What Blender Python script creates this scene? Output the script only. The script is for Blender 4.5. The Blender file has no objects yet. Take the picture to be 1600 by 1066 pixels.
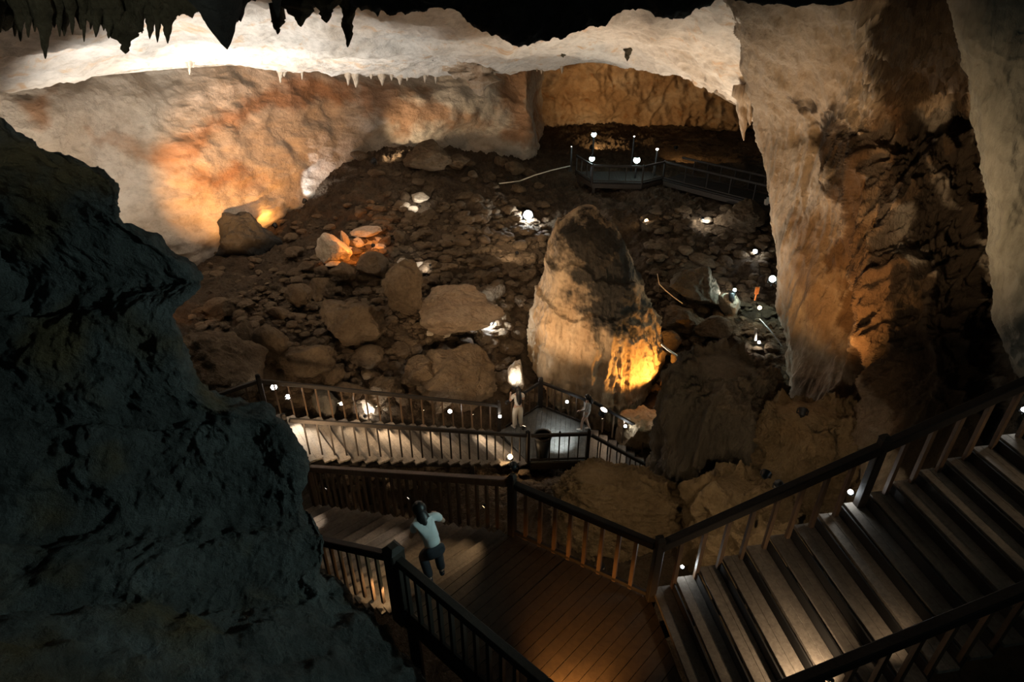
import bpy, bmesh, math, random
import numpy as np
from mathutils import Vector, Matrix

random.seed(7)
rng = np.random.default_rng(11)
PI = math.pi
scn = bpy.context.scene
COL = scn.collection

# ------------------------------------------------------------------ camera
FPX = 950.0
PITCH = math.radians(30.5)
CP, SP = math.cos(PITCH), math.sin(PITCH)
cam_d = bpy.data.cameras.new('camera'); cam = bpy.data.objects.new('camera', cam_d); COL.objects.link(cam)
cam_d.sensor_width = 36.0; cam_d.lens = FPX / 1600.0 * 36.0; cam_d.clip_end = 400; cam_d.clip_start = 0.05
cam.rotation_euler = (PI / 2 - PITCH, 0, 0)
scn.camera = cam

def P(u, v, Y):
    """world point at forward distance Y seen along the direction (u, v)"""
    a = (u - 800.0) / FPX; b = (v - 533.0) / FPX
    dy = CP - b * SP; dz = -SP - b * CP
    return np.array((a * Y / dy, Y, dz * Y / dy))

def UV(p):
    p = np.asarray(p)
    d = p[..., 1] * CP - p[..., 2] * SP
    d = np.where(np.abs(d) < 1e-3, 1e-3, d)
    up = p[..., 1] * SP + p[..., 2] * CP
    return 800 + FPX * p[..., 0] / d, 533 - FPX * up / d

# ------------------------------------------------------------------ noise
_perm = rng.permutation(256).astype(np.int64); _perm = np.concatenate([_perm, _perm, _perm])
_g = rng.normal(size=(256, 3)); _g /= np.linalg.norm(_g, axis=1)[:, None]

def pnoise(p):
    p = np.asarray(p, dtype=np.float64)
    i = np.floor(p).astype(np.int64); f = p - i; i &= 255
    w = f * f * f * (f * (f * 6 - 15) + 10)
    out = 0
    for dx in (0, 1):
        wx = w[..., 0] if dx else 1 - w[..., 0]
        for dy in (0, 1):
            wy = w[..., 1] if dy else 1 - w[..., 1]
            for dz in (0, 1):
                wz = w[..., 2] if dz else 1 - w[..., 2]
                h = _perm[_perm[_perm[(i[..., 0] + dx) & 255] + ((i[..., 1] + dy) & 255)] + ((i[..., 2] + dz) & 255)]
                g = _g[h]
                out = out + wx * wy * wz * (g[..., 0] * (f[..., 0] - dx) + g[..., 1] * (f[..., 1] - dy) + g[..., 2] * (f[..., 2] - dz))
    return out * 1.5

def fbm(p, o=4, gain=.5):
    s = 0; a = 1.0; p = np.asarray(p, dtype=np.float64)
    for k in range(o):
        s = s + a * pnoise(p + 17.3 * k); a *= gain; p = p * 2.03
    return s

def ridged(p, o=4, gain=.5):
    s = 0; a = 1.0; p = np.asarray(p, dtype=np.float64)
    for k in range(o):
        n = 1 - np.abs(pnoise(p + 9.1 * k)) * 2.2; s = s + a * n * np.abs(n); a *= gain; p = p * 2.1
    return s - .6

# ------------------------------------------------------------------ object helpers
def tag(o, label=None, cat=None, group=None, kind=None):
    if label: o['label'] = label
    if cat: o['category'] = cat
    if group: o['group'] = group
    if kind: o['kind'] = kind
    return o

def thing(name, label, cat, loc=(0, 0, 0), rz=0, group=None):
    o = bpy.data.objects.new(name, None); COL.objects.link(o)
    o.empty_display_size = .2
    o.location = Vector([float(c) for c in loc]); o.rotation_euler = (0, 0, rz)
    return tag(o, label, cat, group)

def link_mesh(name, verts, faces, mat, parent=None, smooth=False, loc=None, attrs=None):
    me = bpy.data.meshes.new(name)
    v = np.asarray(verts, dtype=np.float64)
    if loc is not None: v = v - np.asarray(loc)
    me.from_pydata(v.tolist(), [], faces if isinstance(faces, list) else faces.tolist())
    if smooth: me.polygons.foreach_set('use_smooth', np.ones(len(me.polygons), dtype=bool))
    if attrs:
        for k, a in attrs.items():
            at = me.attributes.new(k, 'FLOAT', 'POINT'); at.data.foreach_set('value', np.asarray(a, dtype=np.float32).ravel())
    if mat: me.materials.append(mat)
    me.update()
    o = bpy.data.objects.new(name, me); COL.objects.link(o)
    if loc is not None: o.location = Vector([float(c) for c in loc])
    if parent: o.parent = parent
    return o

def obj_bm(name, bm, mat, parent=None, smooth=False):
    bmesh.ops.recalc_face_normals(bm, faces=bm.faces[:])
    me = bpy.data.meshes.new(name); bm.to_mesh(me); bm.free()
    if smooth: me.polygons.foreach_set('use_smooth', np.ones(len(me.polygons), dtype=bool))
    if mat: me.materials.append(mat)
    o = bpy.data.objects.new(name, me); COL.objects.link(o)
    if parent: o.parent = parent
    return o

def bm_box(bm, c, s, rot=None, bevel=0.0):
    r = bmesh.ops.create_cube(bm, size=1.0)
    M = Matrix.Translation(Vector([float(x) for x in c])) @ (rot.to_4x4() if rot is not None else Matrix.Identity(4)) @ Matrix.Diagonal((s[0], s[1], s[2], 1))
    bmesh.ops.transform(bm, matrix=M, verts=r['verts'])
    if bevel:
        es = list({e for v in r['verts'] for e in v.link_edges})
        bmesh.ops.bevel(bm, geom=es, offset=bevel, segments=1, affect='EDGES')

def frame_of(d):
    d = Vector(d).normalized()
    up = Vector((0, 0, 1)) if abs(d.z) < .99 else Vector((0, 1, 0))
    x = d.cross(up).normalized(); z = x.cross(d).normalized()
    return Matrix((x, d, z)).transposed()      # columns: side, along, up

def bm_beam(bm, a, b, w, h, bevel=0.0):
    a = Vector([float(c) for c in a]); b = Vector([float(c) for c in b]); d = b - a
    bm_box(bm, (a + b) / 2, (w, d.length, h), frame_of(d), bevel)

def bm_tube(bm, pts, rad, n=8, cap=True):
    pts = [Vector([float(c) for c in p]) for p in pts]
    if not hasattr(rad, '__len__'): rad = [rad] * len(pts)
    rings = []
    for i, p in enumerate(pts):
        d = (pts[min(i + 1, len(pts) - 1)] - pts[max(i - 1, 0)])
        F = frame_of(d if d.length > 1e-6 else Vector((0, 0, 1)))
        rings.append([bm.verts.new(p + F @ Vector((math.cos(2 * PI * k / n) * rad[i], 0, math.sin(2 * PI * k / n) * rad[i]))) for k in range(n)])
    for r0, r1 in zip(rings, rings[1:]):
        for k in range(n): bm.faces.new((r0[k], r0[(k + 1) % n], r1[(k + 1) % n], r1[k]))
    if cap:
        bm.faces.new(rings[0][::-1]); bm.faces.new(rings[-1])

def bm_lathe(bm, prof, n=16, M=None):
    """prof: list of (r, z)"""
    rings = []
    for r, z in prof:
        rings.append([bm.verts.new((M @ Vector((r * math.cos(2 * PI * k / n), r * math.sin(2 * PI * k / n), z))) if M else (r * math.cos(2 * PI * k / n), r * math.sin(2 * PI * k / n), z)) for k in range(n)])
    for r0, r1 in zip(rings, rings[1:]):
        for k in range(n): bm.faces.new((r0[k], r0[(k + 1) % n], r1[(k + 1) % n], r1[k]))
    bm.faces.new(rings[0][::-1]); bm.faces.new(rings[-1])

# ------------------------------------------------------------------ materials
def nodes_of(name):
    m = bpy.data.materials.new(name); m.use_nodes = True
    nt = m.node_tree; nt.nodes.clear()
    out = nt.nodes.new('ShaderNodeOutputMaterial'); b = nt.nodes.new('ShaderNodeBsdfPrincipled')
    nt.links.new(b.outputs[0], out.inputs[0])
    return m, nt, b

def ramp(nt, fac, stops):
    r = nt.nodes.new('ShaderNodeValToRGB'); e = r.color_ramp.elements
    while len(e) < len(stops): e.new(.5)
    for el, (p, c) in zip(e, stops): el.position = p; el.color = (*c, 1)
    nt.links.new(fac, r.inputs[0]); return r.outputs[0]

def noise_tex(nt, vec, scale, detail=6, rough=.6, dist=0):
    n = nt.nodes.new('ShaderNodeTexNoise'); n.inputs['Scale'].default_value = scale
    n.inputs['Detail'].default_value = detail; n.inputs['Roughness'].default_value = rough; n.inputs['Distortion'].default_value = dist
    nt.links.new(vec, n.inputs['Vector']); return n.outputs['Fac']

def mixc(nt, fac, a, b, mode='MIX'):
    m = nt.nodes.new('ShaderNodeMix'); m.data_type = 'RGBA'; m.blend_type = mode
    for s, k in ((fac, 0), (a, 6), (b, 7)):
        if hasattr(s, 'node'): nt.links.new(s, m.inputs[k])
        else: m.inputs[k].default_value = s if k == 0 else (*s, 1)
    return m.outputs[2]

def rock_mat(name, lo, mid, hi, scale=.6, bump=.5, bscale=6, stretch=(1, 1, 1), stain=None, spots=None, rough=.85, crack=0.0, attr2=None):
    m, nt, b = nodes_of(name)
    tc = nt.nodes.new('ShaderNodeTexCoord'); mp = nt.nodes.new('ShaderNodeMapping')
    mp.inputs['Scale'].default_value = stretch
    nt.links.new(tc.outputs['Object'], mp.inputs['Vector']); vec = mp.outputs[0]
    n1 = noise_tex(nt, vec, scale, 8, .62, .4)
    c = ramp(nt, n1, [(.28, lo), (.5, mid), (.72, hi)])
    n2 = noise_tex(nt, vec, scale * 7, 6, .7)
    dk = ramp(nt, n2, [(.3, (.45, .43, .4)), (.55, (1, 1, 1))])
    c = mixc(nt, .55, c, dk, 'MULTIPLY')
    if spots:
        n3 = noise_tex(nt, vec, scale * 2.1, 7, .65, 1.2)
        f = ramp(nt, n3, [(.56, (0, 0, 0)), (.66, (1, 1, 1))])
        c = mixc(nt, f, c, spots)
    for at, colr in (('stain', stain), ('stain_b', attr2)):
        if colr:
            a = nt.nodes.new('ShaderNodeAttribute'); a.attribute_name = at
            cc = mixc(nt, n2, tuple(x * .45 for x in colr), tuple(x * 1.5 for x in colr))
            c = mixc(nt, a.outputs['Fac'], c, cc)
    nt.links.new(c, b.inputs['Base Color'])
    b.inputs['Roughness'].default_value = rough; b.inputs['Specular IOR Level'].default_value = .25
    nb = noise_tex(nt, vec, bscale, 8, .68)
    vo = nt.nodes.new('ShaderNodeTexVoronoi'); vo.feature = 'DISTANCE_TO_EDGE'; vo.inputs['Scale'].default_value = bscale * .35
    wv = nt.nodes.new('ShaderNodeVectorMath'); wv.operation = 'ADD'
    nz = nt.nodes.new('ShaderNodeTexNoise'); nz.inputs['Scale'].default_value = bscale * .4; nt.links.new(vec, nz.inputs['Vector'])
    nt.links.new(vec, wv.inputs[0]); nt.links.new(nz.outputs['Color'], wv.inputs[1]); nt.links.new(wv.outputs[0], vo.inputs['Vector'])
    vs = nt.nodes.new('ShaderNodeMath'); vs.operation = 'MINIMUM'; vs.inputs[1].default_value = .12
    nt.links.new(vo.outputs['Distance'], vs.inputs[0])
    ad = nt.nodes.new('ShaderNodeMath'); ad.operation = 'MULTIPLY_ADD'; ad.inputs[1].default_value = crack
    nt.links.new(vs.outputs[0], ad.inputs[0]); nt.links.new(nb, ad.inputs[2])
    bp = nt.nodes.new('ShaderNodeBump'); bp.inputs['Strength'].default_value = bump; bp.inputs['Distance'].default_value = .25
    nt.links.new(ad.outputs[0], bp.inputs['Height']); nt.links.new(bp.outputs[0], b.inputs['Normal'])
    return m

def wood_mat(name, lo, hi, rough=.6, axis=(1, 12, 12), vr=.62):
    m, nt, b = nodes_of(name)
    tc = nt.nodes.new('ShaderNodeTexCoord'); mp = nt.nodes.new('ShaderNodeMapping'); mp.inputs['Scale'].default_value = axis
    nt.links.new(tc.outputs['Object'], mp.inputs['Vector'])
    n = noise_tex(nt, mp.outputs[0], 2.5, 6, .65, .6)
    c = ramp(nt, n, [(.3, lo), (.7, hi)])
    n2 = noise_tex(nt, tc.outputs['Object'], 1.7, 5, .6)
    c = mixc(nt, .6, c, ramp(nt, n2, [(.35, (.5, .5, .5)), (.6, (1, 1, 1))]), 'MULTIPLY')
    oi = nt.nodes.new('ShaderNodeObjectInfo'); c = mixc(nt, 1.0, c, ramp(nt, oi.outputs['Random'], [(0, (vr, vr * .97, vr * .94)), (1, (1.2, 1.17, 1.13))]), 'MULTIPLY')
    nt.links.new(c, b.inputs['Base Color']); b.inputs['Roughness'].default_value = rough
    bp = nt.nodes.new('ShaderNodeBump'); bp.inputs['Strength'].default_value = .25; bp.inputs['Distance'].default_value = .02
    nt.links.new(n, bp.inputs['Height']); nt.links.new(bp.outputs[0], b.inputs['Normal'])
    return m

def plain_mat(name, col, rough=.6, metal=0.0, var=.25):
    m, nt, b = nodes_of(name)
    tc = nt.nodes.new('ShaderNodeTexCoord')
    n = noise_tex(nt, tc.outputs['Object'], 9, 5, .6)
    c = ramp(nt, n, [(.3, tuple(x * (1 - var) for x in col)), (.7, tuple(min(1, x * (1 + var)) for x in col))])
    nt.links.new(c, b.inputs['Base Color']); b.inputs['Roughness'].default_value = rough; b.inputs['Metallic'].default_value = metal
    return m

_em = {}
def emit_mat(col, s):
    k = (tuple(col), s)
    if k not in _em:
        m, nt, b = nodes_of('lamp_glass')
        b.inputs['Base Color'].default_value = (.9, .9, .9, 1); b.inputs['Emission Color'].default_value = (*col, 1); b.inputs['Emission Strength'].default_value = s
        _em[k] = m
    return _em[k]

M = {}
M['lime'] = rock_mat('pale_limestone', (.40, .32, .24), (.56, .48, .40), (.68, .61, .53), .35, .55, 3.5, (1, 1, 1.6), spots=(.42, .24, .12), crack=.8)
M['ceil'] = rock_mat('white_ceiling_limestone', (.60, .52, .43), (.72, .66, .59), (.80, .76, .70), .5, .4, 4, (1, .6, 1), spots=(.62, .45, .30), crack=.4)
M['backw'] = rock_mat('ochre_limestone', (.30, .17, .08), (.46, .31, .18), (.56, .45, .33), .4, .5, 3, (1, 1, 1.2), spots=(.30, .15, .06), crack=.7)
M['pillar'] = rock_mat('stained_limestone', (.34, .26, .18), (.48, .40, .31), (.58, .51, .43), .8, .8, 6, (1, 1, .45), stain=(.06, .042, .026), attr2=(.16, .095, .05), crack=.4)
M['wallr'] = rock_mat('grey_green_limestone', (.30, .28, .22), (.42, .40, .33), (.50, .48, .41), .9, .5, 5, (1, 1, .35))
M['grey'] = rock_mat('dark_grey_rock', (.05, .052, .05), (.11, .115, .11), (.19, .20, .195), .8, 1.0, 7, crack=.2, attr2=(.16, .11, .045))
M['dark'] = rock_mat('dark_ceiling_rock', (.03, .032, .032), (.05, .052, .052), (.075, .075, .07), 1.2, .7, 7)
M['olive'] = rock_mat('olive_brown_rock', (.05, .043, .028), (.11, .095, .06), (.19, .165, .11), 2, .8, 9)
M['floor'] = rock_mat('brown_rubble_ground', (.065, .044, .028), (.11, .077, .048), (.165, .12, .078), 1.2, 1.0, 7, crack=.6)
M['bould'] = rock_mat('brown_boulder_rock', (.115, .078, .047), (.19, .135, .083), (.28, .205, .135), 1.1, 1.0, 6, crack=.3)
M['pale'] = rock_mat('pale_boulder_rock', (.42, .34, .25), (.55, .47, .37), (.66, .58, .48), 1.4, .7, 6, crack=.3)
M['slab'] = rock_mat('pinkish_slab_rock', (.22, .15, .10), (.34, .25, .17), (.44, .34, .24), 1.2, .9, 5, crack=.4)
M['stalag'] = rock_mat('tan_flowstone', (.34, .22, .12), (.47, .34, .21), (.57, .45, .31), 1.0, .6, 6, (1, 1, .3), stain=(.040, .034, .026))  # masked dark tone paints the shading of crown and upper flank
M['mound'] = rock_mat('dark_flowstone', (.09, .078, .06), (.17, .145, .11), (.25, .21, .16), 1.0, 1.0, 6, (1, 1, .35))
M['flow'] = rock_mat('ochre_flowstone', (.17, .12, .06), (.28, .20, .11), (.36, .27, .16), 1.3, .9, 6, (1, 1, .8))
M['stal'] = rock_mat('stalactite_rock', (.34, .22, .13), (.54, .43, .32), (.66, .58, .48), 2, .6, 9, (1, 1, .3))
M['rail'] = wood_mat('dark_stained_wood', (.010, .007, .005), (.026, .018, .012), .75, (9, 9, 9))
M['balu'] = wood_mat('worn_brown_wood', (.085, .050, .026), (.17, .105, .06), .55, (9, 9, 2))
M['tread'] = wood_mat('weathered_light_striped_tread', (.17, .14, .115), (.31, .27, .22), .8, (8, 8, 8), .36)  # wide random tread tones imitate light and dark striping from the lamps
M['deck'] = wood_mat('brown_deck_wood', (.05, .034, .021), (.10, .07, .043), .75, (5, 5, 5))
M['string'] = wood_mat('dark_beam_wood', (.018, .013, .009), (.045, .032, .022), .7, (6, 6, 6))
M['black'] = plain_mat('near_black_wood', (.012, .010, .008), .85)  # also fills the tread gaps, standing in for their shade
M['metal'] = plain_mat('dark_lamp_metal', (.035, .037, .04), .45, .6)
M['steel'] = plain_mat('galvanised_steel', (.35, .36, .36), .4, .7)
M['skin'] = plain_mat('skin', (.52, .34, .25), .6, 0, .1)
M['hair'] = plain_mat('black_hair', (.012, .010, .010), .45)
M['white'] = plain_mat('white_cloth', (.70, .68, .64), .85, 0, .08)
M['cream'] = plain_mat('cream_cloth', (.66, .60, .50), .85, 0, .08)
M['tee'] = plain_mat('white_tee_cloth', (.62, .66, .66), .85, 0, .08)
M['greyc'] = plain_mat('grey_cloth', (.50, .47, .43), .85, 0, .3)
M['navy'] = plain_mat('dark_cloth', (.03, .032, .04), .85)
M['rubber'] = plain_mat('white_rubber', (.72, .70, .66), .6, 0, .05)
M['plast'] = plain_mat('dark_bin_plastic', (.02, .021, .022), .45)
M['orange'] = plain_mat('orange_plastic', (.75, .22, .04), .5)
M['root'] = plain_mat('bleached_root', (.58, .48, .38), .8)
M['cable'] = plain_mat('pale_cable', (.7, .66, .58), .5)

# ------------------------------------------------------------------ surfaces
def cr(ctrl, n):
    """Catmull-Rom along axis 0"""
    K = ctrl.shape[0]; t = np.linspace(0, K - 1, n); i = np.clip(np.floor(t).astype(int), 0, K - 2); f = t - i
    f = f.reshape((-1,) + (1,) * (ctrl.ndim - 1))
    p1 = ctrl[i]; p2 = ctrl[i + 1]
    p0 = np.where((i > 0).reshape(f.shape), ctrl[np.maximum(i - 1, 0)], 2 * p1 - p2)
    p3 = np.where((i < K - 2).reshape(f.shape), ctrl[np.minimum(i + 2, K - 1)], 2 * p2 - p1)
    return .5 * (2 * p1 + (p2 - p0) * f + (2 * p0 - 5 * p1 + 4 * p2 - p3) * f ** 2 + (3 * p1 - p0 - 3 * p2 + p3) * f ** 3)

def grid_faces(nv, nu, wrap=False):
    idx = np.arange(nv * nu).reshape(nv, nu)
    if wrap: idx = np.concatenate([idx, idx[:, :1]], 1)
    return np.stack([idx[:-1, :-1], idx[:-1, 1:], idx[1:, 1:], idx[1:, :-1]], -1).reshape(-1, 4)

def normals(G, wrap=False):
    if wrap:
        du = np.roll(G, -1, 1) - np.roll(G, 1, 1)
    else: du = np.gradient(G, axis=1)
    dv = np.gradient(G, axis=0)
    n = np.cross(du, dv); l = np.linalg.norm(n, axis=-1, keepdims=True); return n / np.maximum(l, 1e-9)

def surface(ctrl, nv, nu, disp, face=(0, 0, 0)):
    ctrl = np.asarray(ctrl, dtype=float)
    G = cr(ctrl, nv); G = np.swapaxes(cr(np.swapaxes(G, 0, 1), nu), 0, 1)
    N = normals(G)
    tc = np.asarray(face) - G
    if (N * tc).sum() < 0: N = -N
    return G + N * disp(G)[..., None]

def px_rows(rows):
    return np.array([[P(*c) for c in r] for r in rows])

def poly_mask(u, v, poly, soft=6.0):
    """1 inside the polygon, smooth edge"""
    poly = np.asarray(poly, float); inside = np.zeros(u.shape, bool); dist = np.full(u.shape, 1e9)
    for (x0, y0), (x1, y1) in zip(poly, np.roll(poly, -1, 0)):
        c = ((y0 > v) != (y1 > v)) & (u < (x1 - x0) * (v - y0) / (y1 - y0 + 1e-9) + x0); inside ^= c
        dx, dy = x1 - x0, y1 - y0
        t = np.clip(((u - x0) * dx + (v - y0) * dy) / (dx * dx + dy * dy + 1e-9), 0, 1)
        dist = np.minimum(dist, np.hypot(u - x0 - t * dx, v - y0 - t * dy))
    return np.clip(.5 + np.where(inside, dist, -dist) / (2 * soft), 0, 1)

def masks(G, polys, soft=6, warp=14, ws=1.2):
    u, v = UV(G)
    wu = fbm(G * ws, 5, .6) * warp; wv_ = fbm(G * ws + 40, 5, .6) * warp
    s = np.zeros(u.shape)
    for p in polys: s = np.maximum(s, poly_mask(u + wu, v + wv_, p, soft))
    return s

def V3(*a): return np.array(a, float)

# ---- floor height field
anch = [(300, 610, 12.5), (420, 560, 15), (560, 560, 16.5), (700, 600, 16.8), (770, 600, 17.2), (500, 480, 19), (650, 480, 20), (770, 480, 20.5),
        (330, 480, 17), (450, 420, 21), (600, 400, 23), (720, 390, 24), (380, 390, 24), (640, 240, 31), (740, 250, 33), (560, 290, 28), (480, 310, 28.5),
        (850, 290, 32), (960, 295, 31), (1100, 305, 29.5), (1180, 345, 26.5), (860, 345, 27.5), (1050, 400, 24), (1150, 385, 25), (1060, 480, 21), (1170, 470, 21.5),
        (1170, 560, 17.5), (1060, 590, 17), (1220, 620, 14.5), (900, 240, 39), (1050, 240, 39), (1150, 240, 39), (840, 206, 45), (1000, 202, 46), (1190, 204, 46), (690, 232, 41)]
AP = [P(*a) for a in anch]
AP += [V3(1, 15.2, -13.5), V3(3, 14, -13.9), V3(2.6, 18, -13.3), V3(4.5, 17.5, -13.8), V3(0.6, 12.9, -12.4), V3(-3, 11.8, -12.0), V3(-6, 10.5, -11.0), V3(-7, 13.2, -10.4),
       V3(1.2, 12, -11.4), V3(.5, 10, -11.2), V3(2.2, 10.3, -10.9), V3(3.4, 9.3, -10.6), V3(5, 9.0, -10.3), V3(0, 6, -11.4), V3(3, 5, -11.2), V3(8, 6, -10.6), V3(-4, 4, -11.4), V3(0, 0, -12), V3(8, 0, -11), V3(-8, 0, -11),
       V3(6, 13.5, -12.2), V3(7.5, 12, -10.2), V3(10, 20, -11), V3(14, 30, -9), V3(-14, 22, -9.8), V3(-20, 30, -8), V3(20, 46, -9), V3(-16, 44, -8.8), V3(-12, 8, -10)]
AP = np.array(AP)
def tps_fit(pts):
    X = pts[:, :2]; n = len(X)
    d = np.linalg.norm(X[:, None] - X[None], axis=-1); K = np.where(d > 0, d * d * np.log(d + 1e-9), 0) + np.eye(n) * .6
    Pm = np.c_[np.ones(n), X]; A = np.block([[K, Pm], [Pm.T, np.zeros((3, 3))]])
    return X, np.linalg.solve(A, np.r_[pts[:, 2], 0, 0, 0])
TX, TW = tps_fit(AP)
def base_z(x, y):
    x = np.asarray(x, float); y = np.asarray(y, float)
    d2 = (x[..., None] - TX[:, 0]) ** 2 + (y[..., None] - TX[:, 1]) ** 2
    return (.5 * d2 * np.log(d2 + 1e-12)) @ TW[:-3] + TW[-3] + TW[-2] * x + TW[-1] * y

def floor_z(x, y):
    x = np.asarray(x, float); y = np.asarray(y, float)
    q = np.stack([x, y, np.zeros_like(x)], -1)
    return base_z(x, y) + .20 * fbm(q * .5, 3) + .16 * ridged(q * .9 + 5, 4, .55) + .09 * ridged(q * 3.1, 3, .6)

def floor_hit(u, v, y0=7.0, y1=50.0):
    Y = np.linspace(y0, y1, 900); p = np.array([P(u, v, y) for y in Y])
    h = base_z(p[:, 0], p[:, 1]); k = np.argmax(p[:, 2] < h)
    if not (p[:, 2] < h).any(): k = len(Y) - 1
    return V3(p[k, 0], p[k, 1], float(floor_z(p[k, 0], p[k, 1])))

gx = np.concatenate([np.linspace(-22, -10, 50, endpoint=False), np.linspace(-10, 9, 330, endpoint=False), np.linspace(9, 26, 80)])
gy = np.concatenate([np.linspace(-4, 8.5, 40, endpoint=False), np.linspace(8.5, 32, 360, endpoint=False), np.linspace(32, 52, 110)])
XX, YY = np.meshgrid(gx, gy)
ZZ = np.zeros_like(XX)
for r in range(0, XX.shape[0], 50): ZZ[r:r + 50] = floor_z(XX[r:r + 50], YY[r:r + 50])
G = np.stack([XX, YY, ZZ], -1)
tag(link_mesh('floor', G.reshape(-1, 3), grid_faces(*XX.shape), M['floor'], smooth=True), kind='structure')

# ---- ceiling: slopes down away from the camera to a lip, then turns up behind it
U = [-420, -150, 0, 150, 320, 440, 540, 680, 800, 950, 1050, 1110, 1160, 1200, 1250]
LV = [175, 160, 143, 120, 106, 106, 117, 116, 108, 101, 112, 142, 172, 198, 230]
LY = [13, 15, 17, 20, 23.5, 25.5, 27.5, 29, 29.5, 27, 23, 20, 18.2, 17.6, 17.8]
rows = []
for k, (frac, dv) in enumerate([(-1, 0), (0, 0), (.35, 0), (.7, 0), (.92, 0), (1, 0)]):
    r = []
    for u, lv, ly in zip(U, LV, LY):
        lip = P(u, lv, ly)
        ya = float(np.interp(u, [1050, 1110, 1160, 1200, 1250], [6.5, 8.0, 11.0, 14.0, 17.0])); za = 1.25 - (ya - 6.5) * .12
        if k == 0: p = V3(lip[0] * .4 - 1, -4, 3.0)
        elif k == 1: p = V3(lip[0] * ya / lip[1] * 1.03, ya, za)
        else:
            a = V3(lip[0] * ya / lip[1] * 1.03, ya, za); t = frac
            p = a + (lip - a) * t; p[2] = a[2] + (lip[2] - a[2]) * t ** 1.12
        r.append(p)
    rows.append(r)
rows.append([P(u, lv, ly) + V3(0, .5, .25) for u, lv, ly in zip(U, LV, LY)])
rows.append([P(u, lv, ly) + V3(0, 3.0, 1.6) for u, lv, ly in zip(U, LV, LY)])
rows.append([P(u, lv, ly) + V3(0, 26, 2.6) for u, lv, ly in zip(U, LV, LY)])
def d_ceil(G):
    q = G * V3(.32, .20, .32)
    return .26 * fbm(q, 4) + .10 * ridged(G * V3(.5, .28, .6) + 3, 4) + .05 * ridged(G * 1.6, 3)
CE = surface(rows, 330, 380, d_ceil, (0, 10, -8))
tag(link_mesh('ceiling', CE.reshape(-1, 3), grid_faces(330, 380), M['ceil'], smooth=True), kind='structure')

# ---- side wall of the far cave (below the lip)
WU = [-420, -150, 0, 110, 210, 300, 400, 520, 640, 735, 800, 829, 838, 850]
WY = [14.5, 17.0, 19.2, 21.5, 23.5, 25.5, 28.5, 32.5, 36.0, 38.0, 39.0, 39.2, 42.0, 48.0]
rows = []
for v, off in ((40, 2.4), (100, 1.2), (150, .1), (205, -.9), (250, -1.6), (310, -2.4), (380, -3.0), (450, -3.2), (560, -3.2)):
    r = []
    for u, y in zip(WU, WY):
        o = off
        if u < 250 and v > 200: o = off * .7
        bul = .8 if (u in (640, 735) and v in (150, 205)) else 0
        vv = v if u < 380 else 40 + (v - 40) * .82
        r.append(P(u, vv, y + o - bul))
    rows.append(r)
def d_wall(G):
    q = G * V3(.28, .28, .4)
    return .50 * fbm(q, 3) + .10 * ridged(G * V3(.3, .3, .6) + 7, 4, .5) + .05 * fbm(G * 1.2, 4, .6)
WL = surface(rows, 260, 420, d_wall)
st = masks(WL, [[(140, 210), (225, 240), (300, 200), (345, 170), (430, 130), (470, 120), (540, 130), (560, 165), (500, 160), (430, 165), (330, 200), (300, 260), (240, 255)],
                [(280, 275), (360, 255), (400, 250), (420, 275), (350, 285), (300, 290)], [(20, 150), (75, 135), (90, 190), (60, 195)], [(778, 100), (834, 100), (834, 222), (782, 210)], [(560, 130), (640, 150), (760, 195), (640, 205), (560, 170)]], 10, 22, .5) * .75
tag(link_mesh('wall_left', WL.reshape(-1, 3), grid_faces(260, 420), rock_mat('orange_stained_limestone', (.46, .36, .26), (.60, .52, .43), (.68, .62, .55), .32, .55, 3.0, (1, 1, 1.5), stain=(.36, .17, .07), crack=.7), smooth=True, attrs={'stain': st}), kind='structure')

rows = []
for v, y in ((40, 45), (100, 46), (150, 46.5), (195, 47), (212, 47.2), (235, 47.4)):
    rows.append([P(u, v, y - abs(u - 1000) * .004) for u in (700, 790, 860, 930, 1000, 1070, 1140, 1210, 1300, 1450, 1700)])
def d_back(G): return .8 * fbm(G * V3(.25, .25, .3) + 3, 4) + .5 * ridged(G * V3(.35, .35, .22) + 11, 4, .55) + .08 * ridged(G * 1.3, 3)
WB = surface(rows, 130, 320, d_back)
tag(link_mesh('wall_back', WB.reshape(-1, 3), grid_faces(130, 320), M['backw'], smooth=True), kind='structure')

# ---- right pillar
edge = [(-260, 1060, 10.5), (-80, 1100, 11.8), (60, 1150, 13.6), (150, 1176, 15.2), (200, 1180, 15.8), (245, 1188, 15.6), (300, 1197, 15.2), (360, 1203, 14.8), (430, 1217, 14.2), (490, 1222, 13.8), (545, 1240, 13.3), (600, 1246, 12.8), (655, 1250, 12.4), (740, 1250, 12.0), (860, 1240, 11.6)]
rows = []
for v, ue, ye in edge:
    w = (v + 260) / 1120.; o_ = float(np.interp(v, [-260, 250], [.3, 1.0]))
    rows.append([P(ue + 190, v, ye + 6), P(ue + 60, v, ye + 2.6), P(ue + 6, v, ye + .7), P(ue, v, ye), P(ue + 45, v, ye - .9 * o_), P(ue + 110, v, ye - 1.7 * o_),
                 P(1340 + 20 * w, v, ye - 2.8 * o_), P(1420, v, ye - 3.6 * o_), P(1500, v, ye - 4.0 * o_), P(1580, v, ye - 4.0 * o_), P(1680, v, ye - 4.2 * o_), P(1850, v, ye - 4.6 * o_)])
def d_pil(G):
    q = G * V3(.55, .55, .2)
    dk = np.clip((UV(G)[0] - 1270) / 90, .25, 1)
    return .26 * fbm(q, 4) + dk * (.34 * ridged(G * V3(1.2, 1.2, .22) + 2, 4, .6) + .07 * ridged(G * V3(.6, .6, .4) + 8, 3)) + .03 * ridged(G * V3(3, 3, 1.2), 3)
PG = surface(rows, 440, 340, d_pil)
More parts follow.
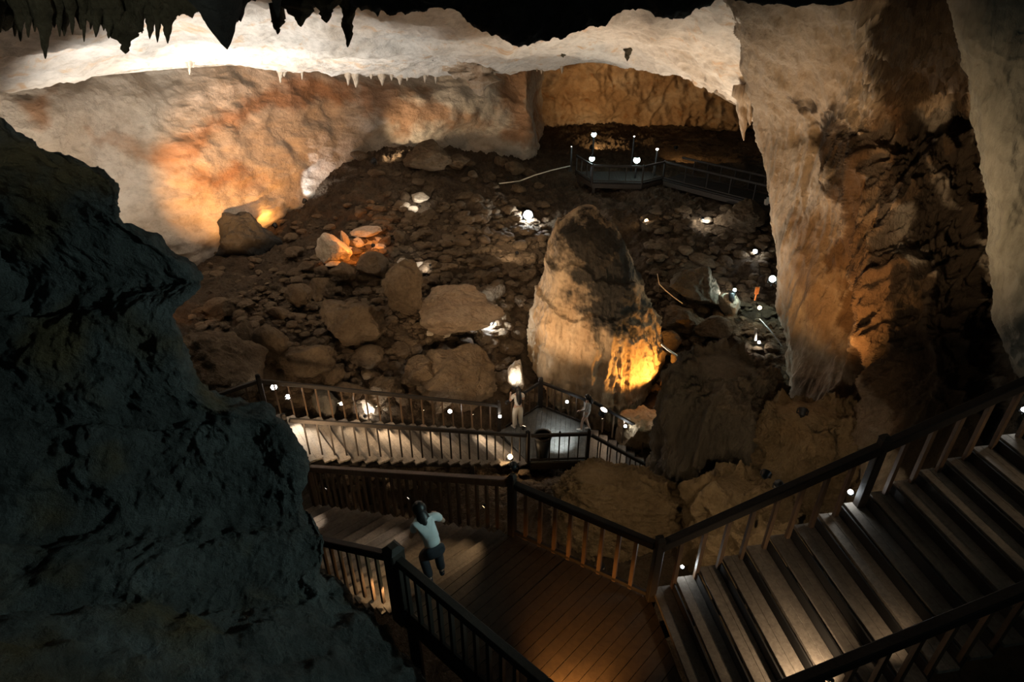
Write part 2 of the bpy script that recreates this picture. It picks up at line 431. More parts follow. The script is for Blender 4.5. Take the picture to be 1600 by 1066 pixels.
st = masks(PG, [[(1272, 165), (1298, 160), (1318, 200), (1342, 225), (1352, 280), (1372, 300), (1340, 345), (1378, 390), (1350, 430), (1300, 420), (1312, 330), (1288, 290), (1280, 240), (1262, 215)],
                [(1395, -40), (1500, -40), (1522, 130), (1535, 260), (1548, 420), (1540, 500), (1480, 440), (1430, 400), (1400, 330), (1385, 250), (1378, 150), (1352, 80)],
                [(1330, 420), (1400, 400), (1480, 430), (1560, 500), (1560, 760), (1420, 760), (1395, 640), (1345, 600), (1340, 520), (1310, 470)],
                [(1338, 75), (1362, 110), (1385, 150), (1372, 155), (1345, 115)], [(1240, 150), (1275, 140), (1270, 155), (1242, 160)]], 5, 26, .9)
clear = masks(PG, [[(1440, 175), (1480, 140), (1485, 190), (1465, 215)], [(1455, 250), (1480, 280), (1490, 330), (1475, 320), (1460, 280)], [(1390, 300), (1430, 330), (1420, 380), (1385, 360)]], 5, 14, 1.2)
st = st * (1 - .8 * clear)
sb = masks(PG, [[(1250, 560), (1330, 600), (1420, 560), (1420, 700), (1240, 700)], [(1225, 330), (1300, 330), (1320, 640), (1240, 420)], [(1320, 210), (1400, 140), (1410, 430), (1330, 640), (1290, 420)]], 14, 26, .9) * .72
BASE = V3(8, 9.6, -10.5)
o = link_mesh('rock_pillar', PG.reshape(-1, 3), grid_faces(440, 340), M['pillar'], smooth=True, loc=BASE, attrs={'stain': st, 'stain_b': sb})
tag(o, 'massive pale limestone pillar with dark brown stains rising to the ceiling behind the big staircase', 'rock pillar')

# ---- pale wall at the right frame edge, in front of the pillar
edge = [(-260, 1478, 9.6), (-60, 1492, 9.4), (60, 1508, 9.2), (150, 1521, 9.1), (280, 1533, 8.9), (400, 1546, 8.7), (480, 1562, 8.5), (560, 1588, 8.4), (640, 1612, 8.2), (800, 1630, 8.0)]
rows = []
for v, ue, ye in edge:
    rows.append([P(ue + 150, v, ye + 4), P(ue + 30, v, ye + 1.2), P(ue + 3, v, ye + .3), P(ue, v, ye), P(ue + 25, v, ye - .3), P(ue + 70, v, ye - .5), P(ue + 170, v, ye - .8), P(ue + 400, v, ye - 2)])
def d_wr(G): return .10 * fbm(G * V3(.9, .9, .25), 4) + .06 * ridged(G * V3(1.5, 1.5, .3), 4) + .025 * ridged(G * 4, 3)
WR = surface(rows, 260, 140, d_wr)
tag(link_mesh('wall_right', WR.reshape(-1, 3), grid_faces(260, 140), M['wallr'], smooth=True), kind='structure')

# ---- foreground rock face on the left
sil = [(-140, -260, 5.6), (40, -130, 5.7), (150, -60, 5.8), (203, 0, 6.0), (246, 90, 6.3), (273, 160, 6.5), (296, 186, 6.6), (345, 188, 6.7), (368, 228, 6.9), (425, 300, 7.1), (447, 312, 7.0), (478, 276, 6.7), (530, 274, 6.5), (575, 282, 6.4), (612, 305, 6.3),
       (640, 345, 6.3), (655, 425, 6.3), (690, 452, 6.2), (735, 464, 6.0), (790, 474, 5.8), (828, 508, 5.45), (868, 512, 5.2), (900, 502, 5.0), (935, 508, 4.8), (955, 550, 4.6), (1000, 610, 4.25), (1066, 672, 3.85), (1180, 760, 3.4), (1400, 820, 2.9)]
rows = []
for v, u, y in sil:
    e = P(u, v, y)
    far = e + V3(-2.2, 1.6, -.6); nr = e + V3(-.5, .55, -.12)
    i1 = P(u - 45, v + 6, y - .14); i2 = P(u - 130, v + 10, y - .35); i3 = P(u - 260, v + 14, y - .6); i4 = P(u - 430, v + 20, y - .9); i5 = P(u - 900, v + 40, y - 1.8)
    rows.append([far, nr, e, i1, i2, i3, i4, i5])
def d_fg(G):
    h = 0
    for (u, v, y, r, a) in ((425, 885, 4.75, .30, .42), (60, 880, 4.6, .35, .3), (230, 700, 5.2, .5, .25), (330, 900, 4.8, .2, .15)):
        h = h - a * np.exp(-((G - P(u, v, y)) ** 2).sum(-1) / (r * r))
    bil = np.abs(pnoise(G * .95 + 31)) + .30 * np.abs(pnoise(G * 2.3 + 5))
    return h + .14 * fbm(G * .7 + 4, 3) + .24 * bil - .08 + .06 * fbm(G * 2.2, 4, .6) + .03 * ridged(G * 4.2, 3)
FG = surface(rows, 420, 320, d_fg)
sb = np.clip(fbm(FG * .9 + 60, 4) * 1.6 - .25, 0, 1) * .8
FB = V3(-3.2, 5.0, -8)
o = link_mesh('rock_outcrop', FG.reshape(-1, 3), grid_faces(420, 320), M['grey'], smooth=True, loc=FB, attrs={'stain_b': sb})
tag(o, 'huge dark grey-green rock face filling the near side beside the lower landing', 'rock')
hollow = None

# ---- dark overhang near the camera, top of the picture
def slab(name, bottom, Y, top_v, label, mat, seed, depth=2.2, amp=.12, cat='rock ledge'):
    bot = np.array(bottom, float)
    us = np.linspace(bot[0, 0], bot[-1, 0], len(bot) * 2); vs = np.interp(us, bot[:, 0], bot[:, 1])
    rows = []
    for dy, tv in ((depth, .0), (depth * .6, .25), (depth * .15, .8), (0, 1.0), (-.12, .75), (-.3, .3), (-.5, -.6)):
        r = []
        for u, v in zip(us, vs):
            e = P(u, v, Y); t = e + V3(0, 0, 1.4)
            p = t + (e - t) * tv; p = p + V3(0, dy, .1 * dy); r.append(p)
        rows.append(r)
    S = surface(rows, 110, 240, lambda G: amp * fbm(G * 1.3 + seed, 4) + amp * .6 * ridged(G * 2.6 + seed, 3))
    c = V3(S[..., 0].mean(), S[..., 1].mean(), S[..., 2].max())
    o = link_mesh(name, S.reshape(-1, 3), grid_faces(110, 240), mat, smooth=True, loc=c)
    return tag(o, label, cat)
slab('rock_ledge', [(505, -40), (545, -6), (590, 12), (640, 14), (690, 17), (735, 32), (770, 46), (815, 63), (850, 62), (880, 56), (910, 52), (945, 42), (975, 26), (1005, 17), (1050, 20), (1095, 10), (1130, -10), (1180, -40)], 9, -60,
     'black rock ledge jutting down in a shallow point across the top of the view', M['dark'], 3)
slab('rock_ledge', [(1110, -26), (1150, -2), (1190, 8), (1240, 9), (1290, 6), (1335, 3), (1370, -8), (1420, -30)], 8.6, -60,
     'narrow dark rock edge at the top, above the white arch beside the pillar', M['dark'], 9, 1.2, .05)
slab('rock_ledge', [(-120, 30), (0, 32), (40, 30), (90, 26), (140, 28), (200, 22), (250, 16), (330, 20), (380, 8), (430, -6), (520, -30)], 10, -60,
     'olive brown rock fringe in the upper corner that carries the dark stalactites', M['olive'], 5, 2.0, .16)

# ---- stalactites
def stalactite(tip, top_v, wpx, label, group=None, mat=None, seed=0, twist=0.0, cat='stalactite', Y=None, n=14, rough=.25):
    u, v, Yd = tip
    a = P(u, top_v, Yd); b = P(u + twist, v, Yd); b[1] = a[1]
    L = np.linalg.norm(b - a); d = a[1] * CP - a[2] * SP; R = wpx * .5 * d / FPX
    k = 16; t = np.linspace(0, 1, k)
    cen = a[None] + (b - a)[None] * t[:, None]
    cen[:, 2] = a[2] + (b[2] - a[2]) * t
    rad = R * ((1 - t) ** .8 * (1.0 + .35 * np.exp(-t * 6))) + .006
    th = np.linspace(0, 2 * PI, n, endpoint=False)
    G = cen[:, None] + np.stack([np.cos(th), np.sin(th), 0 * th], -1)[None] * rad[:, None, None]
    nn = fbm(np.c_[np.repeat(np.cos(th) * 1.2, 1), np.sin(th) * 1.2, 0 * th][None] + np.c_[0 * t, 0 * t, t * 4][:, None] + seed * 7.7, 3)
    G = cen[:, None] + (G - cen[:, None]) * (1 + rough * 1.6 * nn)[..., None]
    top = a + V3(0, 0, .25); G = np.concatenate([(top + (G[:1] - a)), G], 0)
    V = G.reshape(-1, 3); F = grid_faces(k + 1, n, True).tolist()
    F.append(list(range(n))[::-1]); F.append(list(range(k * n, k * n + n)))
    o = link_mesh('stalactite', V, F, mat or M['stal'], smooth=True, loc=top)
    return tag(o, label, cat, group)

for i in range(26):
    u = -10 + i * 10.2 + rng.uniform(-4, 4); L = rng.uniform(14, 34)
    stalactite((u, 30 + L + rng.uniform(-4, 8), 9.6 + rng.uniform(0, .8)), rng.uniform(8, 22), rng.uniform(9, 17), 'short dark olive stalactite in the jagged fringe of the upper corner', 'dark stalactites in the upper corner fringe', M['olive'], i, rng.uniform(-3, 3))
stalactite((68, 92, 9.5), 18, 22, 'longest dark stalactite of the upper corner fringe, forked at its tip', None, M['olive'], 41, 3)
stalactite((172, 60, 9.7), 10, 20, 'broad pointed dark stalactite in the fringe beside the black spike', None, M['olive'], 42, -2)
stalactite((192, 84, 9.9), 48, 30, 'ragged brown stalactite cluster hanging lower than the fringe', None, M['olive'], 43, 4, rough=.6)
stalactite((262, 68, 10), 24, 18, 'grey-olive stalactite just under the black spike', None, M['olive'], 44, 0)
stalactite((321, 77, 7.0), -70, 118, 'big black rock spike pointing down in front of the white ceiling', None, M['dark'], 45, 34, n=24, rough=.14)
stalactite((372, 34, 8.6), -30, 38, 'black rock lump beside the big black spike', None, M['dark'], 46, 4)
stalactite((428, 28, 8.6), -40, 30, 'narrow black spike with a pointed tip, second from the big spike', None, M['dark'], 47, 6)
stalactite((543, 74, 10.5), -10, 26, 'brown knobbly stalactite hanging in front of the white ceiling', None, M['olive'], 48, 0, rough=.7)
stalactite((434, 54, 12), 30, 16, 'small dark lump hanging before the brightest ceiling patch', None, M['olive'], 49, 0, rough=.6)
for (u, w, l) in ((470, 60, 42), (510, 50, 36), (590, 26, 26), (634, 16, 22)):
    stalactite((u, l, 10.2), -20, w, 'olive brown rock knob under the top edge, %s' % {470: 'wide and blunt beside the knobbly stalactite', 510: 'next to the knobbly stalactite', 590: 'short, under the black ledge', 634: 'smallest, under the black ledge'}[u], None, M['olive'] if u < 560 else M['dark'], u, 0, rough=.5, cat='stalactite')
lip = [(544, 20, 10, 134), (556, 24, 14, 137), (580, 12, 8, 124), (597, 30, 18, 134), (612, 14, 9, 126), (625, 28, 16, 133), (636, 20, 10, 127), (664, 22, 8, 130), (681, 24, 9, 131), (668, 18, 18, 120),
       (772, 34, 11, 128), (839, 12, 6, 112), (846, 16, 7, 116), (855, 10, 6, 109), (878, 18, 8, 116), (290, 16, 6, 103), (296, 22, 8, 117), (302, 14, 6, 106), (438, 24, 10, 130), (444, 14, 12, 120), (472, 14, 4, 125), (278, 10, 4, 100), (655, 14, 7, 121), (690, 10, 8, 118)]
for i, (u, L, w, vt) in enumerate(lip):
    yl = float(np.interp(u, U, LY)) - .25
    stalactite((u, vt, yl), vt - L - 6, w * 1.25, 'small pale stalactite hanging from the bright lip of the white ceiling', 'small pale stalactites along the ceiling lip', M['stal'], 60 + i, 0)
for i, (u, v0, v1, w, lab) in enumerate([(735, 84, 132, 78, 'wide crusty brown stalactite cluster on the ceiling lip'), (750, 108, 150, 48, 'lowest crusty brown stalactite below the ceiling lip'), (712, 92, 124, 40, 'crusty stalactite at the side of the wide brown cluster'),
                                        (663, 68, 88, 44, 'rough brown patch of short stalactites on the white ceiling above the lip'), (676, 84, 95, 12, 'dark nub on the white ceiling beside the rough brown patch'), (980, 62, 96, 14, 'slanting dark brown stalactite on the white arch'), (880, 80, 90, 14, 'dark hollow-looking nub on the white arch')]):
    stalactite((u, v1, float(np.interp(u, U, LY)) - 1.0 - .02 * max(0, 110 - v1) * 8), v0, w, lab, None, M['stal'] if i < 3 else M['olive'], 100 + i, 0, rough=.8)
stalactite((1160, 220, 16.4), 150, 20, 'drooping tan stalactite at the inner corner of the arch', None, M['stal'], 130, 2, rough=.5)
stalactite((1172, 196, 16.2), 150, 16, 'short tan stalactite on the arch beside the drooping one', None, M['stal'], 131, 0, rough=.5)

# ------------------------------------------------------------------ boulders
def boulder_data(seed, sub=4, flat=1.0, planes=16, rough=.05):
    r = np.random.default_rng(seed)
    bm = bmesh.new(); bmesh.ops.create_icosphere(bm, subdivisions=sub, radius=1)
    V = np.array([v.co[:] for v in bm.verts]); F = [[v.index for v in f.verts] for f in bm.faces]; bm.free()
    N = r.normal(size=(planes, 3)); N /= np.linalg.norm(N, axis=1)[:, None]; D = r.uniform(.52, 1.0, planes)
    q = V @ N.T; rad = np.where(q > .05, D[None] / np.maximum(q, .05), 9).min(1); rad = np.minimum(rad, 1.02)
    rad = rad * (1 + rough * 2 * fbm(V * 1.5 + seed, 3) + rough * .45 * ridged(V * 2.2 + seed, 3, .5))
    V = V * rad[:, None]; V[:, 2] *= flat
    return V, F

def boulder(u, v, wpx, hpx, label, mat=None, seed=1, rz=None, flat=1.0, sub=4, Y=None, group=None, planes=16, rough=.06, depth=1.0, tilt=0, sink=.15):
    """named boulder whose foot sits at the ground seen along (u, v)"""
    p = floor_hit(u, v) if Y is None else P(u, v, Y)
    d = p[1] * CP - p[2] * SP; w = wpx / 2 * d / FPX; h = hpx / 2 * d / FPX / .88
    V, F = boulder_data(seed, sub, 1, planes, rough)
    rr = random.Random(seed); a = rr.uniform(0, 6.28) if rz is None else rz
    ca, sa = math.cos(a), math.sin(a)
    V = V @ np.array([[ca, sa, 0], [-sa, ca, 0], [0, 0, 1]])
    V = V / np.abs(V).max(0)
    V = V * np.array([w, w * depth * .9, h])
    if tilt:
        ct, s_ = math.cos(tilt), math.sin(tilt); V = V @ np.array([[ct, 0, s_], [0, 1, 0], [-s_, 0, ct]])
    V[:, 2] += h * (1 - sink)
    o = link_mesh('boulder', V, F, mat or M['bould'], smooth=False)
    o.location = Vector(p.tolist())
    return tag(o, label, 'rock', group)

B = [
 (345, 612, 150, 92, 'big tan boulder behind the rail at the head of the middle flight', 'bould', 2), (346, 494, 46, 32, 'lone pale boulder low on the dark slope under the orange wall', 'bould', 5),
 (560, 538, 112, 88, 'tall rounded boulder in the middle of the rubble slope', 'bould', 8), (632, 500, 70, 100, 'upright brown rock block beneath the white-lit stones', 'bould', 11),
 (712, 505, 156, 62, 'long tan slab lit pinkish at one end beside the bright white lamp', 'slab', 13), (715, 628, 140, 84, 'broad brown boulder behind the flight rail close to the big stalagmite', 'bould', 17),
 (655, 612, 64, 46, 'reddish brown boulder leaning on the broad one behind the rail', 'bould', 19), (470, 486, 46, 42, 'blocky boulder on the rubble edge beside the dark slope', 'bould', 23), (438, 505, 34, 26, 'squared pale-topped block perched on the rubble edge', 'bould', 29),
 (428, 560, 52, 58, 'blocky tan boulder above the big tan boulder', 'bould', 31), (480, 592, 92, 52, 'wide flat-topped boulder above the rail, beside the big tan boulder', 'bould', 37), (545, 630, 52, 34, 'rounded boulder just behind the flight rail, near two small lamps', 'bould', 41),
 (600, 626, 62, 36, 'low boulder just behind the flight rail above the white lit rock', 'bould', 43), (380, 536, 44, 44, 'pointed tan rock leaning against the rubble edge', 'bould', 47), (520, 600, 52, 34, 'small brown boulder between the flat-topped boulder and the rail', 'bould', 51),
 (575, 575, 60, 32, 'dull brown boulder below the tall rounded one', 'bould', 53), (405, 425, 110, 92, 'large boulder at the foot of the orange wall, its shade painted as dark rock', 'dark', 57), (672, 262, 90, 40, 'dark boulder knob on the crest of the slope', 'bould', 59), (718, 262, 40, 22, 'rough small boulder on the crest beside the dark knob', 'bould', 61),  # boulder at the wall foot takes dark rock to stand in for shade
 (1158, 362, 84, 46, 'smooth olive boulder under the far boardwalk beside the pillar', 'bould', 67), (1068, 590, 44, 54, 'tan block by the stalagmite under the bleached root', 'bould', 71), (1040, 560, 40, 40, 'brown rock beside the stalagmite', 'bould', 73),
 (1000, 700, 84, 74, 'orange-lit boulder at the foot of the stalagmite beside the short flight', 'stalag', 77), (1135, 490, 44, 40, 'rock beside the teal lamps lit bright from one side', 'pale', 79), (1085, 480, 90, 60, 'rough grey-teal rock heap behind the stalagmite', 'mound', 83),
 (1060, 520, 70, 40, 'brown flat boulder below the rough grey heap', 'bould', 87), (1110, 530, 60, 40, 'brown boulder beside the teal lamp path', 'bould', 91), (660, 322, 34, 12, 'flat white-lit stone high on the slope', 'pale', 93), (630, 326, 24, 12, 'smaller white-lit stone next to the flat one high on the slope', 'pale', 95), (645, 330, 18, 10, 'tiny white-lit stone below the flat one high on the slope', 'pale', 96),
 (655, 424, 30, 14, 'white-lit jagged stone on the slope below the orange rocks', 'pale', 97), (630, 412, 22, 14, 'pinkish small stone beside the white-lit jagged one', 'pale', 98), (576, 652, 40, 36, 'white rock glowing under the lamp behind the flight rail', 'pale', 101), (597, 650, 26, 30, 'mottled pale rock beside the glowing white one', 'pale', 102),
 (808, 606, 30, 46, 'pale pitted rock lit white beside the stalagmite', 'pale', 103), (740, 512, 26, 16, 'pale rubble stone lit white under the bright lamp', 'pale', 107), (697, 528, 16, 16, 'small white stone in the rubble below the long slab', 'pale', 109), (672, 524, 14, 8, 'tiny pale stone in the rubble below the long slab', 'pale', 110), (774, 486, 8, 12, 'small upright white stone beside the bright lamp', 'pale', 111),
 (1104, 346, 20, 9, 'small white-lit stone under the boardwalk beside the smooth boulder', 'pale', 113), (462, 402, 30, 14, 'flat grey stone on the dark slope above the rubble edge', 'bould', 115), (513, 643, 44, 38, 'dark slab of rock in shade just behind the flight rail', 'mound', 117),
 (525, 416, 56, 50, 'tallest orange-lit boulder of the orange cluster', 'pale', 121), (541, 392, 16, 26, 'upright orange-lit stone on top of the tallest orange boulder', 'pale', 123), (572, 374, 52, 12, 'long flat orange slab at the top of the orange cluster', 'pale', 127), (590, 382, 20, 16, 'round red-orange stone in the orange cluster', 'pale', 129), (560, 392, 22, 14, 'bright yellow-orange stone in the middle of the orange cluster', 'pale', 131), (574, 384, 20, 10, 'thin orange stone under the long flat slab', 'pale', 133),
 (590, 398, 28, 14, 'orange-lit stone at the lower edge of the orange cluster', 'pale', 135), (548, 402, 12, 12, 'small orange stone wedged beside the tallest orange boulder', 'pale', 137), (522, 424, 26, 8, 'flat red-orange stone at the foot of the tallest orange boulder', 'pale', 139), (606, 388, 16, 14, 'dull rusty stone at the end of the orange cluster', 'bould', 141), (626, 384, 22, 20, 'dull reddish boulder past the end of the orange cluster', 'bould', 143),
 (590, 440, 60, 46, 'brown boulder stack below the orange cluster', 'bould', 147), (540, 446, 44, 34, 'brown blocky boulder below the tallest orange boulder', 'bould', 149), (505, 470, 44, 34, 'brown boulder beside the blocky edge boulder', 'bould', 151), (770, 470, 40, 34, 'brown rock behind the end of the long pale slab', 'bould', 153), (690, 590, 30, 24, 'brown stone on the flank of the broad boulder', 'bould', 155),
]
for i, (u, v, w, h, lab, m, sd) in enumerate(B):
    kw = {}
    if (u, v) == (1000, 700): kw = dict(Y=16.0)
    if (u, v) == (808, 606): kw = dict(Y=17.0)
    if (u, v) == (576, 652): kw = dict(Y=14.9)
    if (u, v) == (597, 650): kw = dict(Y=15.1)
    if (u, v) == (513, 643): kw = dict(Y=14.0)
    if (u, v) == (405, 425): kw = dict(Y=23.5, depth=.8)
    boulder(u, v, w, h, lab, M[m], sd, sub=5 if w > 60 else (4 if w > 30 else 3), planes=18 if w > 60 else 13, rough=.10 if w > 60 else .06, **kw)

# plain rubble: many look-alikes
base_rocks = []
for s in range(7):
    V, F = boulder_data(300 + s, 3, random.uniform(.55, .8), 13, .05)
    me = bpy.data.meshes.new('boulder'); me.from_pydata(V.tolist(), [], F); me.materials.append(M['bould']); base_rocks.append(me)
big_xy = [(o.location.x, o.location.y, max(o.dimensions.x, .2) * .5) for o in bpy.data.objects if o.name.startswith('boulder') and o.get('label')]
def blocked(x, y, r):
    if ((x - 2.85) / 2.6) ** 2 + ((y - 19) / 2.5) ** 2 < 1: return True
    t = np.clip(((x + 5.6) * 5.6 + (y - 11.5) * 3.3) / (5.6 ** 2 + 3.3 ** 2), -.1, 1.1)
    if math.hypot(x + 5.6 - 5.6 * t, y - 11.5 - 3.3 * t) < 1.25 + r: return True
    if -1 < x < 5.2 and 13.2 - r < y < 16.9 + r: return True
    if 2.6 < x < 6.5 and 9.5 < y < 14: return True
    return False
def bare(u, v): return v < 560 and u < 520 + (400 - v) * .55 - max(0, v - 400) * 1.5 and u < 640
cnt = 0; tries = 0
while cnt < 250 and tries < 6000:
    tries += 1
    reg = random.random()
    if reg < .62: u, v = random.uniform(290, 830), random.uniform(400, 640)
    elif reg < .8: u, v = random.uniform(560, 860), random.uniform(250, 420)
    elif reg < .93: u, v = random.uniform(1010, 1200), random.uniform(350, 600)
    else: u, v = random.uniform(480, 800), random.uniform(712, 750)
    if v < 640 and u < 470 and v < 640 - (u - 260) * .75 and random.random() < .85: continue
    if bare(u, v) and random.random() < .9: continue
    p = floor_hit(u, v); x, y, z = p
    d = y * CP - z * SP
    s = random.choice((7, 9, 10, 12, 14, 18)) * d / FPX * random.uniform(.7, 1.25)
    if reg >= .93: s = random.uniform(.12, .28)
    elif blocked(x, y, s): continue
    if any(math.hypot(x - a, y - b) < (c * .8 + s * .6) for a, b, c in big_xy): continue
    if any(math.hypot(x - a, y - b) < (c + s) * .55 for a, b, c in big_xy[-260:]): continue
    o = bpy.data.objects.new('boulder', base_rocks[cnt % 7]); COL.objects.link(o)
    o.location = (x, y, z + s * .25); o.scale = (s, s * random.uniform(.7, 1), s * random.uniform(.6, 1)); o.rotation_euler = (random.uniform(-.3, .3), random.uniform(-.3, .3), random.uniform(0, 6.28))
    tag(o, 'plain brown angular stone lying in the rubble of the slope', 'rock', 'plain brown rubble stones on the slope')
    big_xy.append((x, y, s)); cnt += 1

# gravel too fine to count
bmV = []; bmF = []; gv = []
for s in range(3):
    V, F = boulder_data(900 + s, 2, .7, 9, .05); gv.append((V, F))
off = 0
for k in range(4200):
    if random.random() < .75: u, v = random.uniform(300, 860), random.uniform(320, 640)
    elif random.random() < .6: u, v = random.uniform(1010, 1230), random.uniform(330, 620)
    else: u, v = random.uniform(480, 960), random.uniform(712, 770)
    if bare(u, v) and random.random() < .8: continue
    p = floor_hit(u, v)
    if blocked(p[0], p[1], .1) and v < 700: continue
    d = p[1] * CP - p[2] * SP; s = random.choice((2.2, 3, 4, 5, 7, 8, 10, 13)) * random.uniform(.8, 1.2) * d / FPX
    V, F = gv[k % 3]; a = random.uniform(0, 6.28); ca, sa = math.cos(a), math.sin(a)
    W = (V * (s, s * random.uniform(.6, 1), s * random.uniform(.5, .9))) @ np.array([[ca, sa, 0], [-sa, ca, 0], [0, 0, 1]]) + p + V3(0, 0, s * .25)
    bmV.append(W); bmF += [[i + off for i in f] for f in F]; off += len(V)
gr = link_mesh('gravel', np.concatenate(bmV), bmF, M['bould'])
tag(gr, 'loose small brown gravel scattered over the rubble slope', 'gravel', None, 'stuff')

# ------------------------------------------------------------------ loft formations
def formation(name, rows, Yc, label, cat, mat, disp, nv=260, nt=240, depth=1.0, shade_polys=None, flatpow=1.0, back=None):
    """rows: (v, u_left, u_right) outline; every ring gets its true centre and depth"""
    rows = sorted(rows); rings = []
    for v, ul, ur in rows:
        a = P(ul, v, Yc); b = P(ur, v, Yc); rings.append((*((a + b) / 2), abs(b[0] - a[0]) / 2))
    R = cr(np.array(rings), nv)
    th = np.linspace(0, 2 * PI, nt, endpoint=False)
    G = np.zeros((nv, nt, 3))
    G[..., 0] = R[:, None, 0] + R[:, None, 3] * np.cos(th); G[..., 1] = R[:, None, 1] + R[:, None, 3] * np.sin(th) * depth; G[..., 2] = R[:, None, 2]
    N = normals(G, True)
    out = G - np.array([0, 0, 0]); out[..., :2] -= R[:, None, :2]; out[..., 2] = 0
    if (N * out).sum() < 0: N = -N
    fade = np.clip(np.linspace(0, 1, nv) * 12, 0, 1)[:, None]
    G2 = G + N * (disp(G) * fade)[..., None]
    V = G2.reshape(-1, 3); F = grid_faces(nv, nt, True).tolist()
    topc = len(V); V = np.concatenate([V, G2[0].mean(0)[None] + V3(0, 0, R[0, 3] * .25)[None]])
    F += [[topc, (k + 1) % nt, k] for k in range(nt)]
    F.append([(nv - 1) * nt + k for k in range(nt)])
    at = None
    if shade_polys:
        s = masks(G2, shade_polys, 13, 34, 1.3).reshape(-1); at = {'stain': np.r_[s, s[0]]}  # painted shade, carried by the same attribute as real stains
    base = V3(R[-1, 0], R[-1, 1], V[:, 2].min())
    o = link_mesh(name, V, F, mat, smooth=True, loc=base, attrs=at)
    return tag(o, label, cat)

def d_stalag(G):
    z = G[..., 2]; low = np.clip((-8.6 - z) / 2.5, 0, 1)
    fl = ridged(G * V3(2.2, 2.2, .28) + 5, 3, .5)
    step = np.abs(((z + 1.1 * fbm(G * .55, 3)) * .62) % 1.0 - .0)
    return .20 * fbm(G * V3(.8, .8, .4), 4) + .14 * low * fl + .10 * (step ** 2 - .3) + .06 * ridged(G * V3(3.2, 3.2, .6) + 2, 3) * (.4 + low) + .025 * ridged(G * V3(5, 5, 6), 3)
formation('stalagmite', [(322, 908, 928), (327, 896, 938), (338, 884, 950), (358, 866, 966), (385, 854, 982), (420, 848, 994), (455, 841, 1006), (485, 833, 1018), (515, 829, 1026), (545, 828, 1027), (575, 830, 1022), (605, 834, 1014), (635, 842, 1002), (665, 850, 990), (700, 856, 984)],
          19.0, 'giant tan stalagmite with a crown and flank painted dark brown for shade standing behind the lower landing', 'stalagmite', M['stalag'], d_stalag, 320, 300, .85,
          [[(862, 372), (885, 335), (915, 315), (960, 335), (990, 400), (1012, 450), (1016, 500), (990, 520), (955, 540), (930, 510), (905, 480), (898, 420), (878, 400), (872, 420), (858, 415)]])
def d_mound(G): return .22 * fbm(G * V3(.9, .9, .5), 4) + .24 * ridged(G * V3(1.6, 1.6, .35) + 5, 4, .55) + .05 * ridged(G * V3(4, 4, 1.5), 3)
formation('rock_mound', [(572, 1098, 1162), (578, 1078, 1182), (592, 1058, 1202), (615, 1046, 1216), (645, 1038, 1224), (680, 1032, 1226), (715, 1026, 1222), (745, 1024, 1212), (775, 1026, 1200), (830, 1030, 1190)],
          11.6, 'dark domed flowstone mound between the short flight and the pillar', 'rock mound', M['mound'], d_mound, 220, 220, 1.0)
formation('rock_mound', [(644, 1215, 1300), (650, 1202, 1340), (668, 1196, 1375), (690, 1196, 1390), (715, 1180, 1400), (745, 1160, 1400), (790, 1140, 1400), (850, 1130, 1400)],
          10.0, 'tan flowstone mound between the dark mound and the big staircase rail', 'rock mound', M['flow'], d_mound, 180, 180, .6)
formation('rock_mound', [(757, 1120, 1170), (763, 1104, 1190), (780, 1088, 1215), (805, 1078, 1230), (840, 1070, 1240), (900, 1060, 1250)],
          8.9, 'small rounded tan mound just behind the big staircase rail', 'rock mound', M['flow'], d_mound, 130, 140, .8)
formation('rock_mound', [(742, 905, 960), (750, 885, 1010), (765, 872, 1045), (790, 868, 1070), (820, 870, 1085), (860, 880, 1090), (920, 890, 1090)],
          9.9, 'low rippled ochre flowstone below the short flight', 'rock mound', M['flow'], lambda G: .10 * fbm(G, 4) + .13 * ridged(G * V3(1.1, 2.6, 2.6), 4, .6) + .04 * ridged(G * 4, 3), 150, 180, .55)
formation('rock_mound', [(835, 1180, 1240), (850, 1140, 1330), (880, 1110, 1380), (930, 1090, 1400), (1000, 1080, 1400)],
          7.4, 'ochre rock bank under the big staircase', 'rock mound', M['flow'], d_mound, 120, 140, .3)

# ------------------------------------------------------------------ stairs
zA, zB, zC = -7.1, -9.4, -12.5
RH = 1.0
def unit(v): v = np.asarray(v, float); return v / np.linalg.norm(v)

